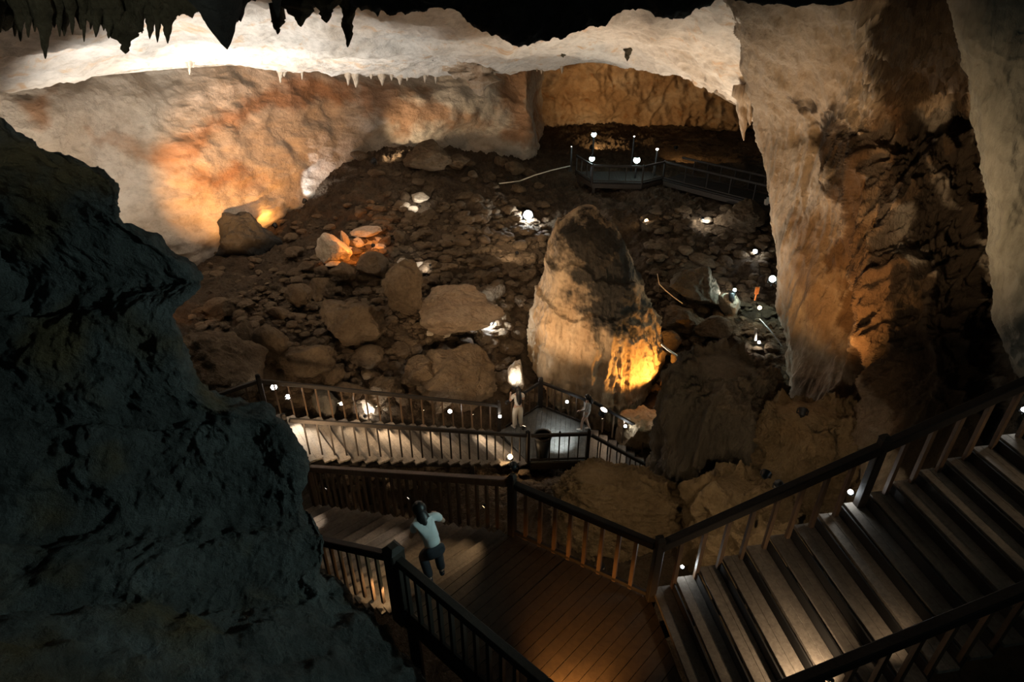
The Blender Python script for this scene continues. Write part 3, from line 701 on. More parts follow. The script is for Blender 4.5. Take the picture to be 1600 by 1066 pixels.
def flight(label, L0, R0, d, n, going, rise, zstart, depth=.27, thick=.05, mat=None, over=.12, gap_shade_board=False):
    """n treads from the edge L0-R0 (plan) along d; rise per step signed"""
    L0 = np.array(L0, float); R0 = np.array(R0, float); d = unit(d)
    base = V3(*((L0 + R0) / 2), zstart)
    t = thing('stair_flight', label, 'stairs', base)
    across = R0 - L0; ln = np.linalg.norm(across); ax = across / ln
    yaw = math.atan2(ax[1], ax[0])
    R = Matrix.Rotation(yaw, 3, 'Z')
    sh = float(np.sign(np.cross(np.r_[ax, 0], np.r_[d, 0])[2]))
    for i in range(n):
        z = zstart + rise * (i + (1 if rise > 0 else 1))
        c = (L0 + R0) / 2 + d * (going * (i + .5))
        bm = bmesh.new()
        loc = V3(c[0], c[1], z - thick / 2) - base
        bm_box(bm, loc + np.r_[d * depth * .251, 0], (ln + over, depth * .495, thick), R, .004)
        bm_box(bm, loc - np.r_[d * depth * .251, 0], (ln + over, depth * .495, thick), R, .004)
        obj_bm('tread', bm, mat or M['tread'], t)
        if gap_shade_board:
            bm = bmesh.new(); q = loc + np.r_[d * (going * .5 - .012), rise * .5]
            bm_box(bm, q, (ln + over - .02, .02, abs(rise) + .02), R); obj_bm('gap_shade_board', bm, M['black'], t)  # black boards added so the gaps between treads look shaded
    for q in (L0 + ax * .3, R0 - ax * .3):
        a = V3(*q, zstart - .31) - base; e = q + d * going * n
        b = V3(*e, zstart + rise * n - .31) - base
        bm = bmesh.new(); bm_beam(bm, a, b, .07, .3, .008); obj_bm('stringer', bm, M['string'], t)
    for f in (.25, .72):
        q = (L0 + R0) / 2 + d * going * n * f; zz = zstart + rise * n * f - .3
        for s in (-1, 1):
            pq = q + ax * s * ln * .45; gz = float(base_z(pq[0], pq[1]))
            if gz < zz - .3:
                bm = bmesh.new(); bm_beam(bm, V3(*pq, gz - .3) - base, V3(*pq, zz) - base, .12, .12, .01); obj_bm('support_post', bm, M['string'], t)
    return t

def railing(label, pts, hs=RH, spacing=.16, posts=None, post_w=.11, rail_w=.085, rail_h=.10, bal_w=.042, cap=.14, bottom=True, balmat=None, name='stair_railing', railmat=None, bal_lift=.02):
    """pts: floor-level polyline"""
    pts = [np.asarray(p, float) for p in pts]; base = pts[0]
    t = thing(name, label, 'railing', base)
    rm = railmat or M['rail']
    for i, p in enumerate(pts):
        if posts is not None and i not in posts: continue
        bm = bmesh.new(); q = p - base
        yaw = 0
        dd = pts[min(i + 1, len(pts) - 1)] - pts[max(i - 1, 0)]; yaw = math.atan2(dd[1], dd[0])
        R = Matrix.Rotation(yaw, 3, 'Z')
        bm_box(bm, q + V3(0, 0, (hs + cap) / 2 - .1), (post_w, post_w, hs + cap + .2), R, .012)
        po = obj_bm('newel_post', bm, rm, t); bm = bmesh.new()
        bmesh.ops.create_cone(bm, cap_ends=True, segments=4, radius1=post_w * .71, radius2=post_w * .35, depth=.05, matrix=Matrix.Translation(Vector((q + V3(0, 0, hs + cap + .025)).tolist())) @ Matrix.Rotation(yaw + PI / 4, 4, 'Z'))
        obj_bm('post_cap', bm, rm, po)
    for a, b in zip(pts, pts[1:]):
        bm = bmesh.new(); up = V3(0, 0, hs)
        bm_beam(bm, a + up - base, b + up - base, rail_w, rail_h, .012); obj_bm('handrail', bm, rm, t)
        if bottom:
            bm = bmesh.new(); bm_beam(bm, a + V3(0, 0, .07) - base, b + V3(0, 0, .07) - base, .05, .06, .006); obj_bm('bottom_rail', bm, rm, t)
        L = np.linalg.norm((b - a)[:2]); k = max(2, int(round(L / spacing)))
        yaw = math.atan2((b - a)[1], (b - a)[0]); R = Matrix.Rotation(yaw, 3, 'Z')
        for j in range(1, k):
            p = a + (b - a) * j / k - base
            bm = bmesh.new(); bm_box(bm, p + V3(0, 0, (hs - .04 + bal_lift) / 2), (bal_w, bal_w, hs - .05 - bal_lift), R)
            obj_bm('baluster', bm, balmat or M['balu'], t)
    return t

# key plan points (metres)
A_far0 = np.array((0.0, 6.37)); A_far1 = np.array((1.85, 5.26)); A_nr0 = np.array((-1.45, 5.10)); A_nr1 = np.array((0.34, 3.53)); A_nr2 = np.array((1.25, 2.72)); A_r = np.array((2.12, 3.30))
d1 = unit((.99, .139)); d2 = unit((-.82, .57)); d3 = unit((5.54, 3.25)); d4 = unit((.985, -.17))
B_f = A_far0 + d2 * 5.0; B_n = A_nr0 + d2 * 5.0
F3n0 = np.array((-5.07, 10.77)); F3f0 = np.array((-6.2, 12.33)); F3n1 = np.array((.47, 14.02)); F3f1 = np.array((-.42, 15.5))
C_n = np.array((2.27, 14.1)); C_f = np.array((2.55, 15.7)); C_corner = np.array((.96, 16.8)); C_fl = np.array((-.2, 15.62))

def platform(label, poly, z, plank_dir, mat, name='landing', thick=.07, pw=.14):
    """deck of planks clipped to a convex polygon, on joists and posts"""
    poly = [np.asarray(p, float) for p in poly]; c = sum(poly) / len(poly); base = V3(*c, z)
    t = thing(name, label, 'landing', base)
    pd = unit(plank_dir); nd = np.array((-pd[1], pd[0]))
    lo = min((p - c) @ nd for p in poly); hi = max((p - c) @ nd for p in poly)
    ctr = poly
    def clip(a, b):
        out = []
        for k in range(len(ctr)):
            p, q = ctr[k], ctr[(k + 1) % len(ctr)]; out.append((p - c))
        for lim, sg in ((a, 1), (b, -1)):
            new = []
            for k in range(len(out)):
                p, q = out[k], out[(k + 1) % len(out)]; dp = ((p @ nd) - lim) * sg; dq = ((q @ nd) - lim) * sg
                if dp >= 0: new.append(p)
                if (dp >= 0) != (dq >= 0): new.append(p + (q - p) * dp / (dp - dq))
            out = new
            if len(out) < 3: return []
        return out
    s = lo; bm = bmesh.new()
    while s < hi:
        o2 = clip(s + .004, min(s + pw - .004, hi)); s += pw
        if len(o2) < 3: continue
        dz = random.uniform(-.003, .003)
        top = [bm.verts.new((p[0], p[1], dz)) for p in o2]; bot = [bm.verts.new((p[0], p[1], -thick)) for p in o2]
        try:
            bm.faces.new(top); bm.faces.new(bot[::-1])
            for k in range(len(top)): bm.faces.new((top[k], bot[k], bot[(k + 1) % len(top)], top[(k + 1) % len(top)]))
        except ValueError: pass
    obj_bm('deck', bm, mat, t)
    bm = bmesh.new()
    for k in range(len(poly)):
        a, b = poly[k] - c, poly[(k + 1) % len(poly)] - c
        bm_beam(bm, V3(*(a * .985), -.2), V3(*(b * .985), -.2), .07, .22)
    obj_bm('edge_beam', bm, M['string'], t)
    for p in poly:
        q = (p - c) * .94; gz = float(base_z(*(q + c))) - z
        if gz < -.4:
            bm = bmesh.new(); bm_beam(bm, V3(*q, gz - .3), V3(*q, -.3), .14, .14, .01); obj_bm('support_post', bm, M['string'], t)
    return t

platform('dark plank landing between the big staircase and the flight going down, a person on it', [A_far0, A_far1, A_r, A_nr2, A_nr1, A_nr0], zA, (.70, .71), M['deck'])
platform('landing behind the near rock where the two lower flights meet', [B_f, F3n0, F3f0, (-8.0, 11.2), (-7.4, 8.9), B_n], zB, (.62, .78), M['deck'])
platform('pale lit landing in front of the giant stalagmite with two people on it', [F3n1, C_n, C_f, C_corner, C_fl, F3f1], zC, (.1, 1), rock_mat('grey_plank', (.10, .105, .10), (.15, .155, .15), (.20, .205, .195), 3, .3, 12), pw=.16)

flight('widest staircase nearest the camera, climbing from the dark plank landing past the pillar', A_far1, A_r, d1, 20, .30, .151, zA, .245, mat=M['tread'], gap_shade_board=True)
flight('flight going down from the dark plank landing behind the near rock', A_nr0, A_far0, d2, 16, 5.0 / 16, -2.3 / 16, zA, .305)
L3 = float(np.linalg.norm(F3n1 - F3n0))
flight('long lit flight leading down to the landing before the stalagmite', F3n0, F3f0, d3, 20, L3 / 20, (zC - zB) / 20, zB, .315)
flight('short flight leaving the stalagmite landing and vanishing behind the dark mound', C_n, C_f, d4, 10, .31, -.165, zC, .27)

def at(p, z): return V3(p[0], p[1], z)
z1 = zA + 20 * .151
railing('far handrail of the widest staircase, against the pillar', [at(A_far1, zA), at(A_far1 + d1 * 2.6, zA + 1.31), at(A_far1 + d1 * 6, z1)], spacing=.30, posts=(0, 1, 2), rail_h=.13, rail_w=.11, bal_w=.05, bottom=False)
railing('near handrail of the widest staircase in the bottom corner', hs=.95, pts=[at(A_r, zA), at(A_r + d1 * 3, zA + 1.51), at(A_r + d1 * 6, z1)], spacing=.30, posts=(0, 2), rail_h=.13, rail_w=.11, bal_w=.05, bottom=False)
railing('dark railing on the far edge of the dark plank landing', [at(A_far0, zA), at(A_far1 - unit(A_far1 - A_far0) * .06, zA)], spacing=.24, posts=(0,), rail_h=.11, rail_w=.10, bal_w=.05)
railing('black railing on the near edge of the dark plank landing, with the thick newel post', [at(A_nr0, zA), at(A_nr1, zA), at(A_nr2, zA)], spacing=.20, posts=(0, 2), post_w=.20, cap=.16, rail_h=.12, rail_w=.11, bal_w=.05, balmat=M['rail'])
railing('brown railing on the far edge of the flight going down behind the near rock', [at(A_far0 + d2 * .08, zA), at(B_f, zB)], bottom=False, spacing=.19, posts=(1,), rail_h=.12, rail_w=.11, balmat=M['balu'], railmat=M['balu'])
railing('short railing beside the near rock on the flight going down', [at(A_nr0 + d2 * .16, zA - .07), at(B_n, zB)], bottom=False, spacing=.19, posts=(1,), rail_h=.12, rail_w=.10)
railing('railing joining the two flights at the turn beside the near rock', [at(B_f + d2 * .05, zB), at(F3n0, zB)], spacing=.19, posts=(1,))
railing('near railing of the long lit flight', [at(F3n0 + d3 * .1, zB - .03), at(F3n1, zC)], bottom=False, spacing=.275, posts=(1,), bal_w=.036, balmat=M['rail'])  # balusters in dark wood to read as unlit silhouettes
railing('far railing of the long lit flight, against the rubble slope', [at(F3f0 + unit((-1.8, -1.4)) * 2.3, zB), at(F3f0, zB), at(F3f1, zC)], bottom=False, spacing=.31, posts=(1, 2), bal_w=.038)
railing('railing on the near edge of the stalagmite landing', [at(F3n1 + unit(C_n - F3n1) * .08, zC), at(C_n, zC)], spacing=.27, posts=(1,), bal_w=.036, balmat=M['rail'])  # dark balusters again stand in for backlit ones
railing('near railing of the short flight behind the dark mound', [at(C_n + d4 * .08, zC - .03), at(C_n + d4 * 3.1, zC - 1.65)], bottom=False, spacing=.30, posts=(1,), bal_w=.038)
railing('railing with the tall corner post at the back of the stalagmite landing', [at(C_fl, zC), at(C_corner, zC), at(C_f, zC)], spacing=.27, posts=(1,), post_w=.15, bal_w=.038)
railing('far railing of the short flight under the orange stalagmite base', [at(C_f + d4 * .06, zC), at(C_f + d4 * 3.1, zC - 1.65)], bottom=False, spacing=.33, posts=(1,), bal_w=.05)

# ------------------------------------------------------------------ far platform and boardwalk
zP = -8.6
def gp(u, v, z):
    r = P(u, v, 1.0)[2]; return P(u, v, z / r)
pl = [gp(900, 268, zP)[:2], gp(925, 284, zP)[:2], gp(1003, 286, zP)[:2], gp(1036, 278, zP)[:2], gp(1015, 268, zP)[:2]]
platform('small dark viewing platform with lamp posts at the far end of the cave', pl, zP, (0, 1), M['black'], name='viewing_platform')
railing('low railing around the far viewing platform', [at(pl[0], zP), at(pl[1], zP), at(pl[2], zP), at(pl[3], zP)], spacing=.8, posts=(0, 1, 2, 3), post_w=.08, bal_w=.04, hs=.8, cap=.05, name='platform_railing', balmat=M['rail'])
w0, w1 = gp(1036, 280, zP)[:2], gp(1215, 326, zP)[:2]; wd = unit(w1 - w0); wn = np.array((-wd[1], wd[0]))
platform('long dark boardwalk leading from the far platform to the pillar', [w0, w1, w1 + wn * 1.5, w0 + wn * 1.5], zP, wn, M['black'], name='boardwalk')
railing('handrail along the far side of the long boardwalk', [at(w0 + wn * 1.45, zP), at(w1 + wn * 1.45, zP)], spacing=.75, posts=(1,), post_w=.07, bal_w=.045, hs=.85, cap=.02, name='boardwalk_railing', balmat=M['rail'])
railing('handrail along the near side of the long boardwalk', [at(w0 + wn * .05, zP), at(w1 + wn * .05, zP)], spacing=1.3, posts=(1,), post_w=.07, bal_w=.045, hs=.85, cap=.02, name='boardwalk_railing', balmat=M['rail'])

# ------------------------------------------------------------------ lamps
W_ = (1.0, .93, .82); TEAL = (.72, 1.0, .95); WARM = (1.0, .66, .34); COOL = (.9, .97, 1.0); ORG = (1.0, .42, .10)
def lamp(label, pos, aim, col, watts, r=.07, em=40, spot=None, group=None, stake=None, blend=.6, lr=None, cat='lamp'):
    pos = np.asarray(pos, float)
    if label.startswith(('floodlight', 'orange floodlight')) and -15 < pos[0] < 14 and pos[1] > 8: pos[2] = max(pos[2], float(floor_z(pos[0], pos[1])) + .45)
    d = unit(np.asarray(aim, float) - pos)
    t = thing('spotlight', label, cat, pos, group=group)
    F = frame_of(d); Mx = (F @ Matrix(((1, 0, 0), (0, 0, 1), (0, -1, 0)))).to_4x4()   # local z -> d
    F3 = Matrix((F.col[0], F.col[2] * -1, F.col[1])).transposed().to_4x4()
    bm = bmesh.new(); bm_lathe(bm, [(r * .45, -r * 1.9), (r * .8, -r * 1.5), (r * .85, -r * .6), (r * 1.12, -.0), (r * 1.15, r * .12), (r * 1.0, r * .14)], 16, F3)
    ho = obj_bm('housing', bm, M['metal'], t, True)
    bm = bmesh.new(); bm_lathe(bm, [(r * .98, r * .12), (r * .9, r * .22), (r * .5, r * .34), (r * .06, r * .38)], 16, F3)
    obj_bm('lens', bm, emit_mat(col, em), ho, True)
    bm = bmesh.new(); L = stake if stake else r * 2.4
    sx = Vector(F.col[0]) * r * 1.2
    for s in (-1, 1): bm_beam(bm, sx * s - Vector((0, 0, L * .55)), sx * s, r * .18, r * .35)
    bm_beam(bm, -sx * 1.05 - Vector((0, 0, L * .55)), sx * 1.05 - Vector((0, 0, L * .55)), r * .35, r * .2)
    bm_beam(bm, Vector((0, 0, -L)), Vector((0, 0, -L * .55)), r * .3, r * .3)
    obj_bm('bracket', bm, M['metal'], t)
    if watts:
        ld = bpy.data.lights.new('lamp_light', 'SPOT' if spot else 'POINT'); ld.energy = watts; ld.color = col; ld.shadow_soft_size = lr or max(.04, r * .8)
        if spot: ld.spot_size = math.radians(spot); ld.spot_blend = blend
        lo = bpy.data.objects.new('lamp_light', ld); COL.objects.link(lo); lo.parent = t
        lo.location = Vector((d * r * 1.2).tolist()); lo.rotation_euler = Vector(d.tolist()).to_track_quat('-Z', 'Y').to_euler()
    return t

CAMP = (0, 0, 0)
# wash and fill lights on the rock; fill fixtures are added, most unseen
lamp('floodlight behind the near rock washing the white ceiling', (-8.9, 13.6, -8.7), P(360, 75, 20), (1, .96, .90), 4300, .14, 40, spot=84, blend=.8)
lamp('floodlight on the slope washing the white ceiling lip', (-11.6, 18.5, -9.2), P(410, 74, 24.0), (1, .94, .86), 5200, .12, 6, spot=72, blend=.9)
lamp('floodlight added unseen behind the near rock as orange fill on the lower far wall', (-9.6, 15.0, -8.0), P(378, 238, 27), (1, .46, .15), 8500, .14, 40, spot=38, blend=.9)  # unseen added lamp, orange fill for the wall
lamp('orange floodlight behind the shade-painted boulder colouring the far wall', P(432, 368, 25.2), P(380, 280, 27), (1, .42, .10), 90, .10, 6, spot=140, blend=.8)
lamp('floodlight behind the near rock warming the upper wall', (-9.7, 13.4, -7.6), P(130, 165, 22), (1, .86, .70), 2300, .12, 40, spot=62, blend=.9)
lamp('floodlight whitening the pale wall patch on the far slope', P(478, 322, 27.4), P(548, 190, 33), (.93, .97, 1), 260, .10, 6, spot=80, blend=1)
lamp('floodlight tinting the wall under the lip', (-6.5, 29.0, -7.9), P(720, 160, 37), (1, .74, .46), 1500, .12, 6, spot=60, blend=.9)
lamp('floodlight tinting the far back wall ochre', (5.0, 39.0, -8.9), P(990, 130, 46), (1, .62, .28), 950, .12, 6, spot=120, blend=.9)
lamp('floodlight on the far floor before the back wall', (9.5, 36.0, -8.2), P(1110, 250, 39), (1, .55, .2), 170, .1, 6, spot=120)
lamp('floodlight behind the stalagmite washing the white arch', (4.7, 20.5, -10.4), P(1010, 60, 21), (1, .84, .66), 1900, .12, 6, spot=90, blend=.9)
lamp('floodlight on the stalagmite landing rail washing the pillar side', (2.85, 15.2, -11.45), P(1235, 190, 15), (1, .84, .66), 2100, .12, 6, spot=50, blend=.9)
lamp('floodlight under the pillar edge giving it an orange rim', P(1255, 640, 9.6), P(1300, 430, 12.0), (1, .50, .16), 600, .08, 6, spot=90, blend=.9)
lamp('floodlight on the big staircase rail lighting the dark pillar face', (3.2, 5.75, -5.3), P(1400, 250, 11), (1, .70, .40), 900, .05, 6, spot=62, blend=1)
lamp('floodlight warming the giant stalagmite from the landing side', (.35, 14.2, -11.3), P(890, 470, 17), (1, .66, .38), 900, .06, 6, spot=80)
lamp('floodlight making the stalagmite base orange', (5.0, 16.6, -11.9), (4.0, 17.9, -10.6), (1, .45, .09), 480, .08, 6, spot=125)
lamp('floodlight on the brown stack that turns the rock cluster orange', (-5.2, 21.4, -8.45), (-6.4, 22.6, -9.1), (1, .30, .04), 330, .06, 1, spot=110, blend=.6)
lamp('small floodlight added below the long tan slab to light its end', P(752, 510, 19.3), P(728, 472, 20.6), (1, .80, .62), 150, .05, 1, spot=100, blend=.8)  # added, since the visible white lamp barely reaches the slab
lamp('small floodlight lighting the jagged stone below the orange cluster', floor_hit(664, 428) + V3(.3, -.5, .4), floor_hit(655, 424) + V3(0, 0, .1), (1, .95, .88), 40, .04, 1, spot=80)
lamp('small floodlight lighting the flat stones high on the slope', floor_hit(650, 330) + V3(.3, -.7, .5), floor_hit(652, 322), (1, .93, .82), 60, .04, 1, spot=90)
lamp('small floodlight lighting the glowing rock behind the flight rail', P(570, 650, 14.2), P(578, 636, 14.9), (1, .95, .88), 45, .04, 1, spot=110)
lamp('small floodlight lighting the pitted rock beside the stalagmite', P(802, 606, 16.3), P(808, 582, 17.0), (1, .93, .84), 60, .04, 1, spot=90)
lamp('floodlight added on the corner rail post of the plank landing to fill the rubble', (.02, 6.5, -5.86), (-.9, 21, -9.8), (1, .68, .40), 2100, .05, 6, spot=42, blend=.9, lr=.3)  # added fill, ambient-like front light over the rubble
lamp('floodlight added on the turn post to fill the rubble', (-4.25, 9.5, -8.2), (-3.6, 17, -10.2), (1, .70, .42), 1500, .05, 6, spot=80, blend=.9, lr=.3)  # added fill for the nearer rubble
lamp('floodlight behind the stalagmite lighting the slope', (.2, 22.5, -9.2), (-.5, 29, -8.8), (1, .75, .5), 160, .06, 6, spot=130, blend=.9)
lamp('floodlight added under the plank landing to fill the ochre ground', (1.3, 6.0, -7.35), (2.6, 10.5, -11), (1, .7, .38), 80, .05, 6, spot=130, blend=.9)  # added fill, no visible source here
lamp('floodlight added outside the big staircase rail to fill the mounds', (3.4, 5.75, -5.5), (4.4, 10.8, -9.4), (1, .74, .46), 170, .05, 6, spot=120, blend=.9)  # added because the mounds came out too dark
lamp('floodlight added off view at the upper end of the big staircase to lift the near rock', (6.6, 4.1, -2.6), (-3.0, 5.2, -4.6), (.62, .92, .88), 1150, .1, 10, spot=46, blend=.9)  # unseen, added to bring the near rock out of black
lamp('floodlight added behind the viewpoint to fill the nearest stairs', (1.6, -1.6, .7), P(1250, 900, 4.6), (.85, .95, .9), 14, .1, 10, spot=60, blend=1)  # unseen added fill, mainly for the nearest treads
lamp('fill lamp added unseen beside the viewpoint to lighten the stalactite fringe', (-1.6, -.6, .5), P(130, -25, 9.5), (.9, .95, .8), 900, .06, 10, spot=36, blend=1)  # unseen, added so the olive fringe shows

L = [  # label, u, v, Y, aim, colour, watts, radius, emission
 ('bright white lamp glaring on the slope above the stalagmite', 825, 336, 27.2, CAMP, COOL, 160, .21, 60),
 ('bright white lamp glaring beside the long pale slab', 762, 503, 19.6, CAMP, COOL, 120, .18, 60),
 ('small lamp on the lit cable at the slope crest', 720, 285, 29.5, CAMP, W_, 6, .05, 40),
 ('warm orange lamp on the ground behind the stalagmite', 1010, 345, 26.5, CAMP, WARM, 20, .08, 30),
 ('white lamp lighting a stone under the boardwalk', 1098, 341, 26.3, P(1104, 343, 26.8), W_, 30, .06, 40),
 ('small white lamp high on the teal path', 1180, 393, 24, CAMP, COOL, 12, .09, 50),
 ('teal-white lamp against the pillar edge', 1207, 436, 20.5, CAMP, TEAL, 60, .12, 60),
 ('white lamp facing the lit rock beside the dark post', 1142, 459, 20.6, P(1128, 459, 20.9), W_, 60, .10, 60),
 ('small teal lamp on top of the dark post', 1148, 453, 20.4, CAMP, TEAL, 20, .06, 60),
 ('warm lamp on the teal path beside the pillar', 1187, 481, 19.6, CAMP, WARM, 14, .07, 30),
 ('small white lamp low on the teal path', 1186, 535, 17.8, CAMP, W_, 8, .05, 40),
 ('largest teal-white lamp glaring above the dark mound', 1122, 559, 15.6, CAMP, TEAL, 45, .16, 70),
 ('lamp at the head of the long lit flight by its far rail', 428, 605, 12.7, CAMP, W_, 4, .075, 50),
 ('second lamp by the far rail, lower than the one at the flight head', 450, 620, 12.8, CAMP, W_, 4, .06, 50),
 ('small lamp behind the far rail near the dark slab', 533, 631, 13.7, CAMP, W_, 3, .045, 50),
 ('lamp behind the far rail in the middle of the lower half of the flight', 703, 643, 15.1, CAMP, W_, 4, .06, 50),
 ('lamp beside the last post of the far rail', 781, 651, 15.4, CAMP, W_, 3, .05, 50),
 ('warm lamp glowing at the foot of the near rail beside the landing', 797, 714, 13.7, CAMP, WARM, 16, .075, 60),
 ('lamp on the back railing of the stalagmite landing', 886, 628, 15.95, CAMP, COOL, 2, .05, 50),
 ('lamp on the far rail of the short flight', 977, 666, 15.4, CAMP, COOL, 8, .05, 50),
 ('white lamp at the foot of the widest staircase', 1066, 886, 5.45, CAMP, COOL, 3, .022, 60),
 ('white lamp halfway up the far rail of the widest staircase', 1329, 769, 5.75, CAMP, COOL, 4, .032, 60),
 ('lamp on the far rail of the widest staircase at the frame edge', 1600, 640, 6.1, CAMP, COOL, 3, .03, 60),
]
for lab, u, v, y, aim, c, w, r, e in L:
    lamp(lab, P(u, v, y), aim, c, w, r, e, lr=.05)

def lamp_post(label, u, v, vb, Y, col, watts, r, em):
    top = P(u, v, Y); h = (vb - v) * (top[1] * CP - top[2] * SP) / FPX * 1.03
    b = top - V3(0, 0, h); t = thing('lamp_post', label, 'lamp post', b)
    bm = bmesh.new(); bm_tube(bm, [(0, 0, 0), (0, 0, h - r)], .05, 8); bm_box(bm, (0, 0, .03), (.22, .22, .06)); obj_bm('post', bm, M['metal'], t)
    bm = bmesh.new(); bmesh.ops.create_uvsphere(bm, u_segments=16, v_segments=10, radius=r, matrix=Matrix.Translation((0, 0, h))); obj_bm('globe', bm, emit_mat(col, em), t, True)
    bm = bmesh.new(); bm_lathe(bm, [(r * .9, h + r * .75), (r * .7, h + r * 1.05), (r * .1, h + r * 1.25)], 14); obj_bm('cap', bm, M['metal'], t)
    if watts:
        ld = bpy.data.lights.new('lamp_light', 'POINT'); ld.energy = watts; ld.color = col; ld.shadow_soft_size = r
        lo = bpy.data.objects.new('lamp_light', ld); COL.objects.link(lo); lo.parent = t; lo.location = (0, -.35, h)
lamp_post('tall lamp post with a bright globe above the far platform', 928, 210, 272, 33.5, TEAL, 3, .13, 22)
lamp_post('shorter lamp post with a globe at the platform front', 925, 248, 282, 31.0, TEAL, 3, .13, 22)
lamp_post('lamp post with the brightest teal globe on the far platform', 995, 250, 284, 31.0, TEAL, 4, .16, 24)
lamp_post('slim pole with a small warm light at the start of the boardwalk', 1027, 233, 284, 31.5, W_, 8, .06, 40)
lamp_post('slim pole with a faint light behind the far platform', 991, 213, 270, 33.5, W_, 0, .035, 12)
lamp_post('dark slim pole beside the lit cable', 893, 229, 266, 32.0, W_, 0, .03, 3)

# step lights: little shaded lamps under the far rails of the flights
def step(label, p, aim, col, w, spot=95): return lamp(label, p, aim, col, w, .025, 4, spot=spot, blend=.9, lr=.03)
for i, (s, c, w) in enumerate([(.5, (1, .88, .72), 220), (1.75, (1, .76, .5), 80), (2.75, (1, .74, .48), 140), (4.1, (1, .72, .45), 80), (5.7, (1, .78, .55), 120)]):
    q = F3f0 + d3 * s + unit(F3n0 - F3f0) * .12; z = zB + (zC - zB) * s / L3
    step('step light under the far rail of the long lit flight, %s' % ['at its top', 'below its top step', 'by its middle', 'past its middle', 'at its foot'][i], V3(*q, z + .6), V3(*(q + unit(F3n0 - F3f0) * .8), z - .15), c, w, 62)
for i, (s, c, w) in enumerate([(.4, (1, .66, .34), 30), (2.0, (1, .8, .62), 16), (4.3, (1, .85, .7), 30)]):
    q = A_far0 + d2 * s + unit(A_nr0 - A_far0) * .12; z = zA - .46 * s
    step('step light on the flight going down, %s' % ['beside its top step', 'by its middle', 'by the near rock'][i], V3(*q, z + .6), V3(*(q + unit(A_nr0 - A_far0) * 1.0), z - .1), c, w)
step('step light on the thick newel post by the flight going down', V3(-1.62, 5.32, zA + .2), V3(-2.1, 5.55, zA - .4), (1, .66, .34), 24, 130)
for i, (s, w) in enumerate([(1.1, 46), (1.9, 6), (4.3, 22)]):
    q = A_r + d1 * s + np.array((0, .1)); z = zA + .505 * s
    step('step light by the near rail of the widest staircase, %s' % ['by its lower steps', 'a little higher up', 'by its upper steps'][i], V3(*q, z + .5), V3(*(q + np.array((-.1, .8))), z), (1, .74, .48), w, 120)
step('orange lamp low on the near rail lighting the plank landing', V3(.55, 3.45, zA + .32), V3(.72, 4.0, zA), (1, .44, .11), 190, 90)
step('white lamp on the near landing rail above the bright floor spot', V3(1.42, 14.12, zC + 1.06), V3(1.46, 15.0, zC), (.94, 1, .98), 260, 58)
step('warm step light at the top of the short flight', V3(2.9, 15.55, zC + .45), V3(3.0, 15.0, zC - .2), (1, .74, .5), 24, 110)

# ------------------------------------------------------------------ small objects
bp = V3(.92, 14.22, zC); t = thing('litter_bin', 'dark tapered litter bin standing inside the near rail of the stalagmite landing', 'bin', bp)
bm = bmesh.new(); bm_lathe(bm, [(.17, 0), (.2, .3), (.27, .84), (.25, .84), (.18, .1)], 20); obj_bm('body', bm, M['plast'], t, True)
bm = bmesh.new(); bm_lathe(bm, [(.285, .82), (.285, .88), (.24, .88), (.24, .82)], 20); obj_bm('rim', bm, M['plast'], t)

def tube_thing(name, label, cat, paths, mat, rad):
    base = np.asarray(paths[0][0], float); bm = bmesh.new()
    for p in paths: bm_tube(bm, [np.asarray(q) - base for q in p], rad if not hasattr(rad, '__len__') else np.linspace(rad[0], rad[1], len(p)).tolist(), 6)
    o = obj_bm(name, bm, mat, None, True); o.location = Vector(base.tolist()); return tag(o, label, cat)
fh = lambda u, v, up=.12: floor_hit(u, v) + V3(0, 0, up)
tube_thing('cable', 'pale cable running over the slope crest towards the far platform', 'cable', [[P(u, v, y) for u, v, y in ((700, 287, 29.3), (720, 286, 29.6), (750, 287, 29.8), (780, 287, 30), (812, 283, 30.3), (835, 274, 30.8), (862, 266, 31.4), (892, 259, 32))]], M['cable'], .03)
tube_thing('dead_root', 'bleached forked root on the rocks beside the largest teal lamp', 'root', [[P(u, v, 15.4) for u, v in ((1034, 538), (1044, 547), (1058, 556), (1072, 566), (1086, 573), (1096, 570))], [P(u, v, 15.4) for u, v in ((1072, 562), (1068, 570), (1060, 578))], [P(u, v, 15.4) for u, v in ((1072, 566), (1072, 575), (1069, 584))]], M['root'], (.035, .02))
tube_thing('rope', 'pale rope hanging down the rocks beside the stalagmite', 'rope', [[P(u, v, 19.5) for u, v in ((1027, 428), (1030, 444), (1040, 454), (1052, 464), (1066, 474))]], M['root'], .018)
tube_thing('hand_line', 'thin grey handrail bar on the dark path beside the pillar', 'handrail', [[P(1187, 499, 18.5), P(1204, 517, 17.6), P(1222, 541, 16.4)]], M['steel'], .02)
tube_thing('white_post', 'short white lit post on the teal path', 'post', [[P(1180, 532, 17.9), P(1181, 514, 17.9)]], M['rubber'], .05)
tube_thing('marker_post', 'dark post beside the lit rock on the teal path', 'post', [[P(1143, 486, 20.4), P(1143, 458, 20.4)]], M['metal'], .11)
bm = bmesh.new(); bm_box(bm, (0, 0, .2), (.16, .05, .3), None, .02); bm_box(bm, (0, 0, .0), (.04, .04, .4))
o = obj_bm('orange_sign', bm, M['orange']); o.location = Vector(P(1181, 462, 20).tolist()); tag(o, 'small orange sign board by the teal path', 'sign')
bm = bmesh.new(); bm_box(bm, (0, 0, .12), (.34, .2, .24), None, .02); bm_box(bm, (0, -.06, .3), (.3, .06, .12), None, .01)
o = obj_bm('equipment_box', bm, M['rubber']); o.location = Vector(gp(1200, 320, zP + .02).tolist()); tag(o, 'small white box at the boardwalk end beside the pillar', 'box')

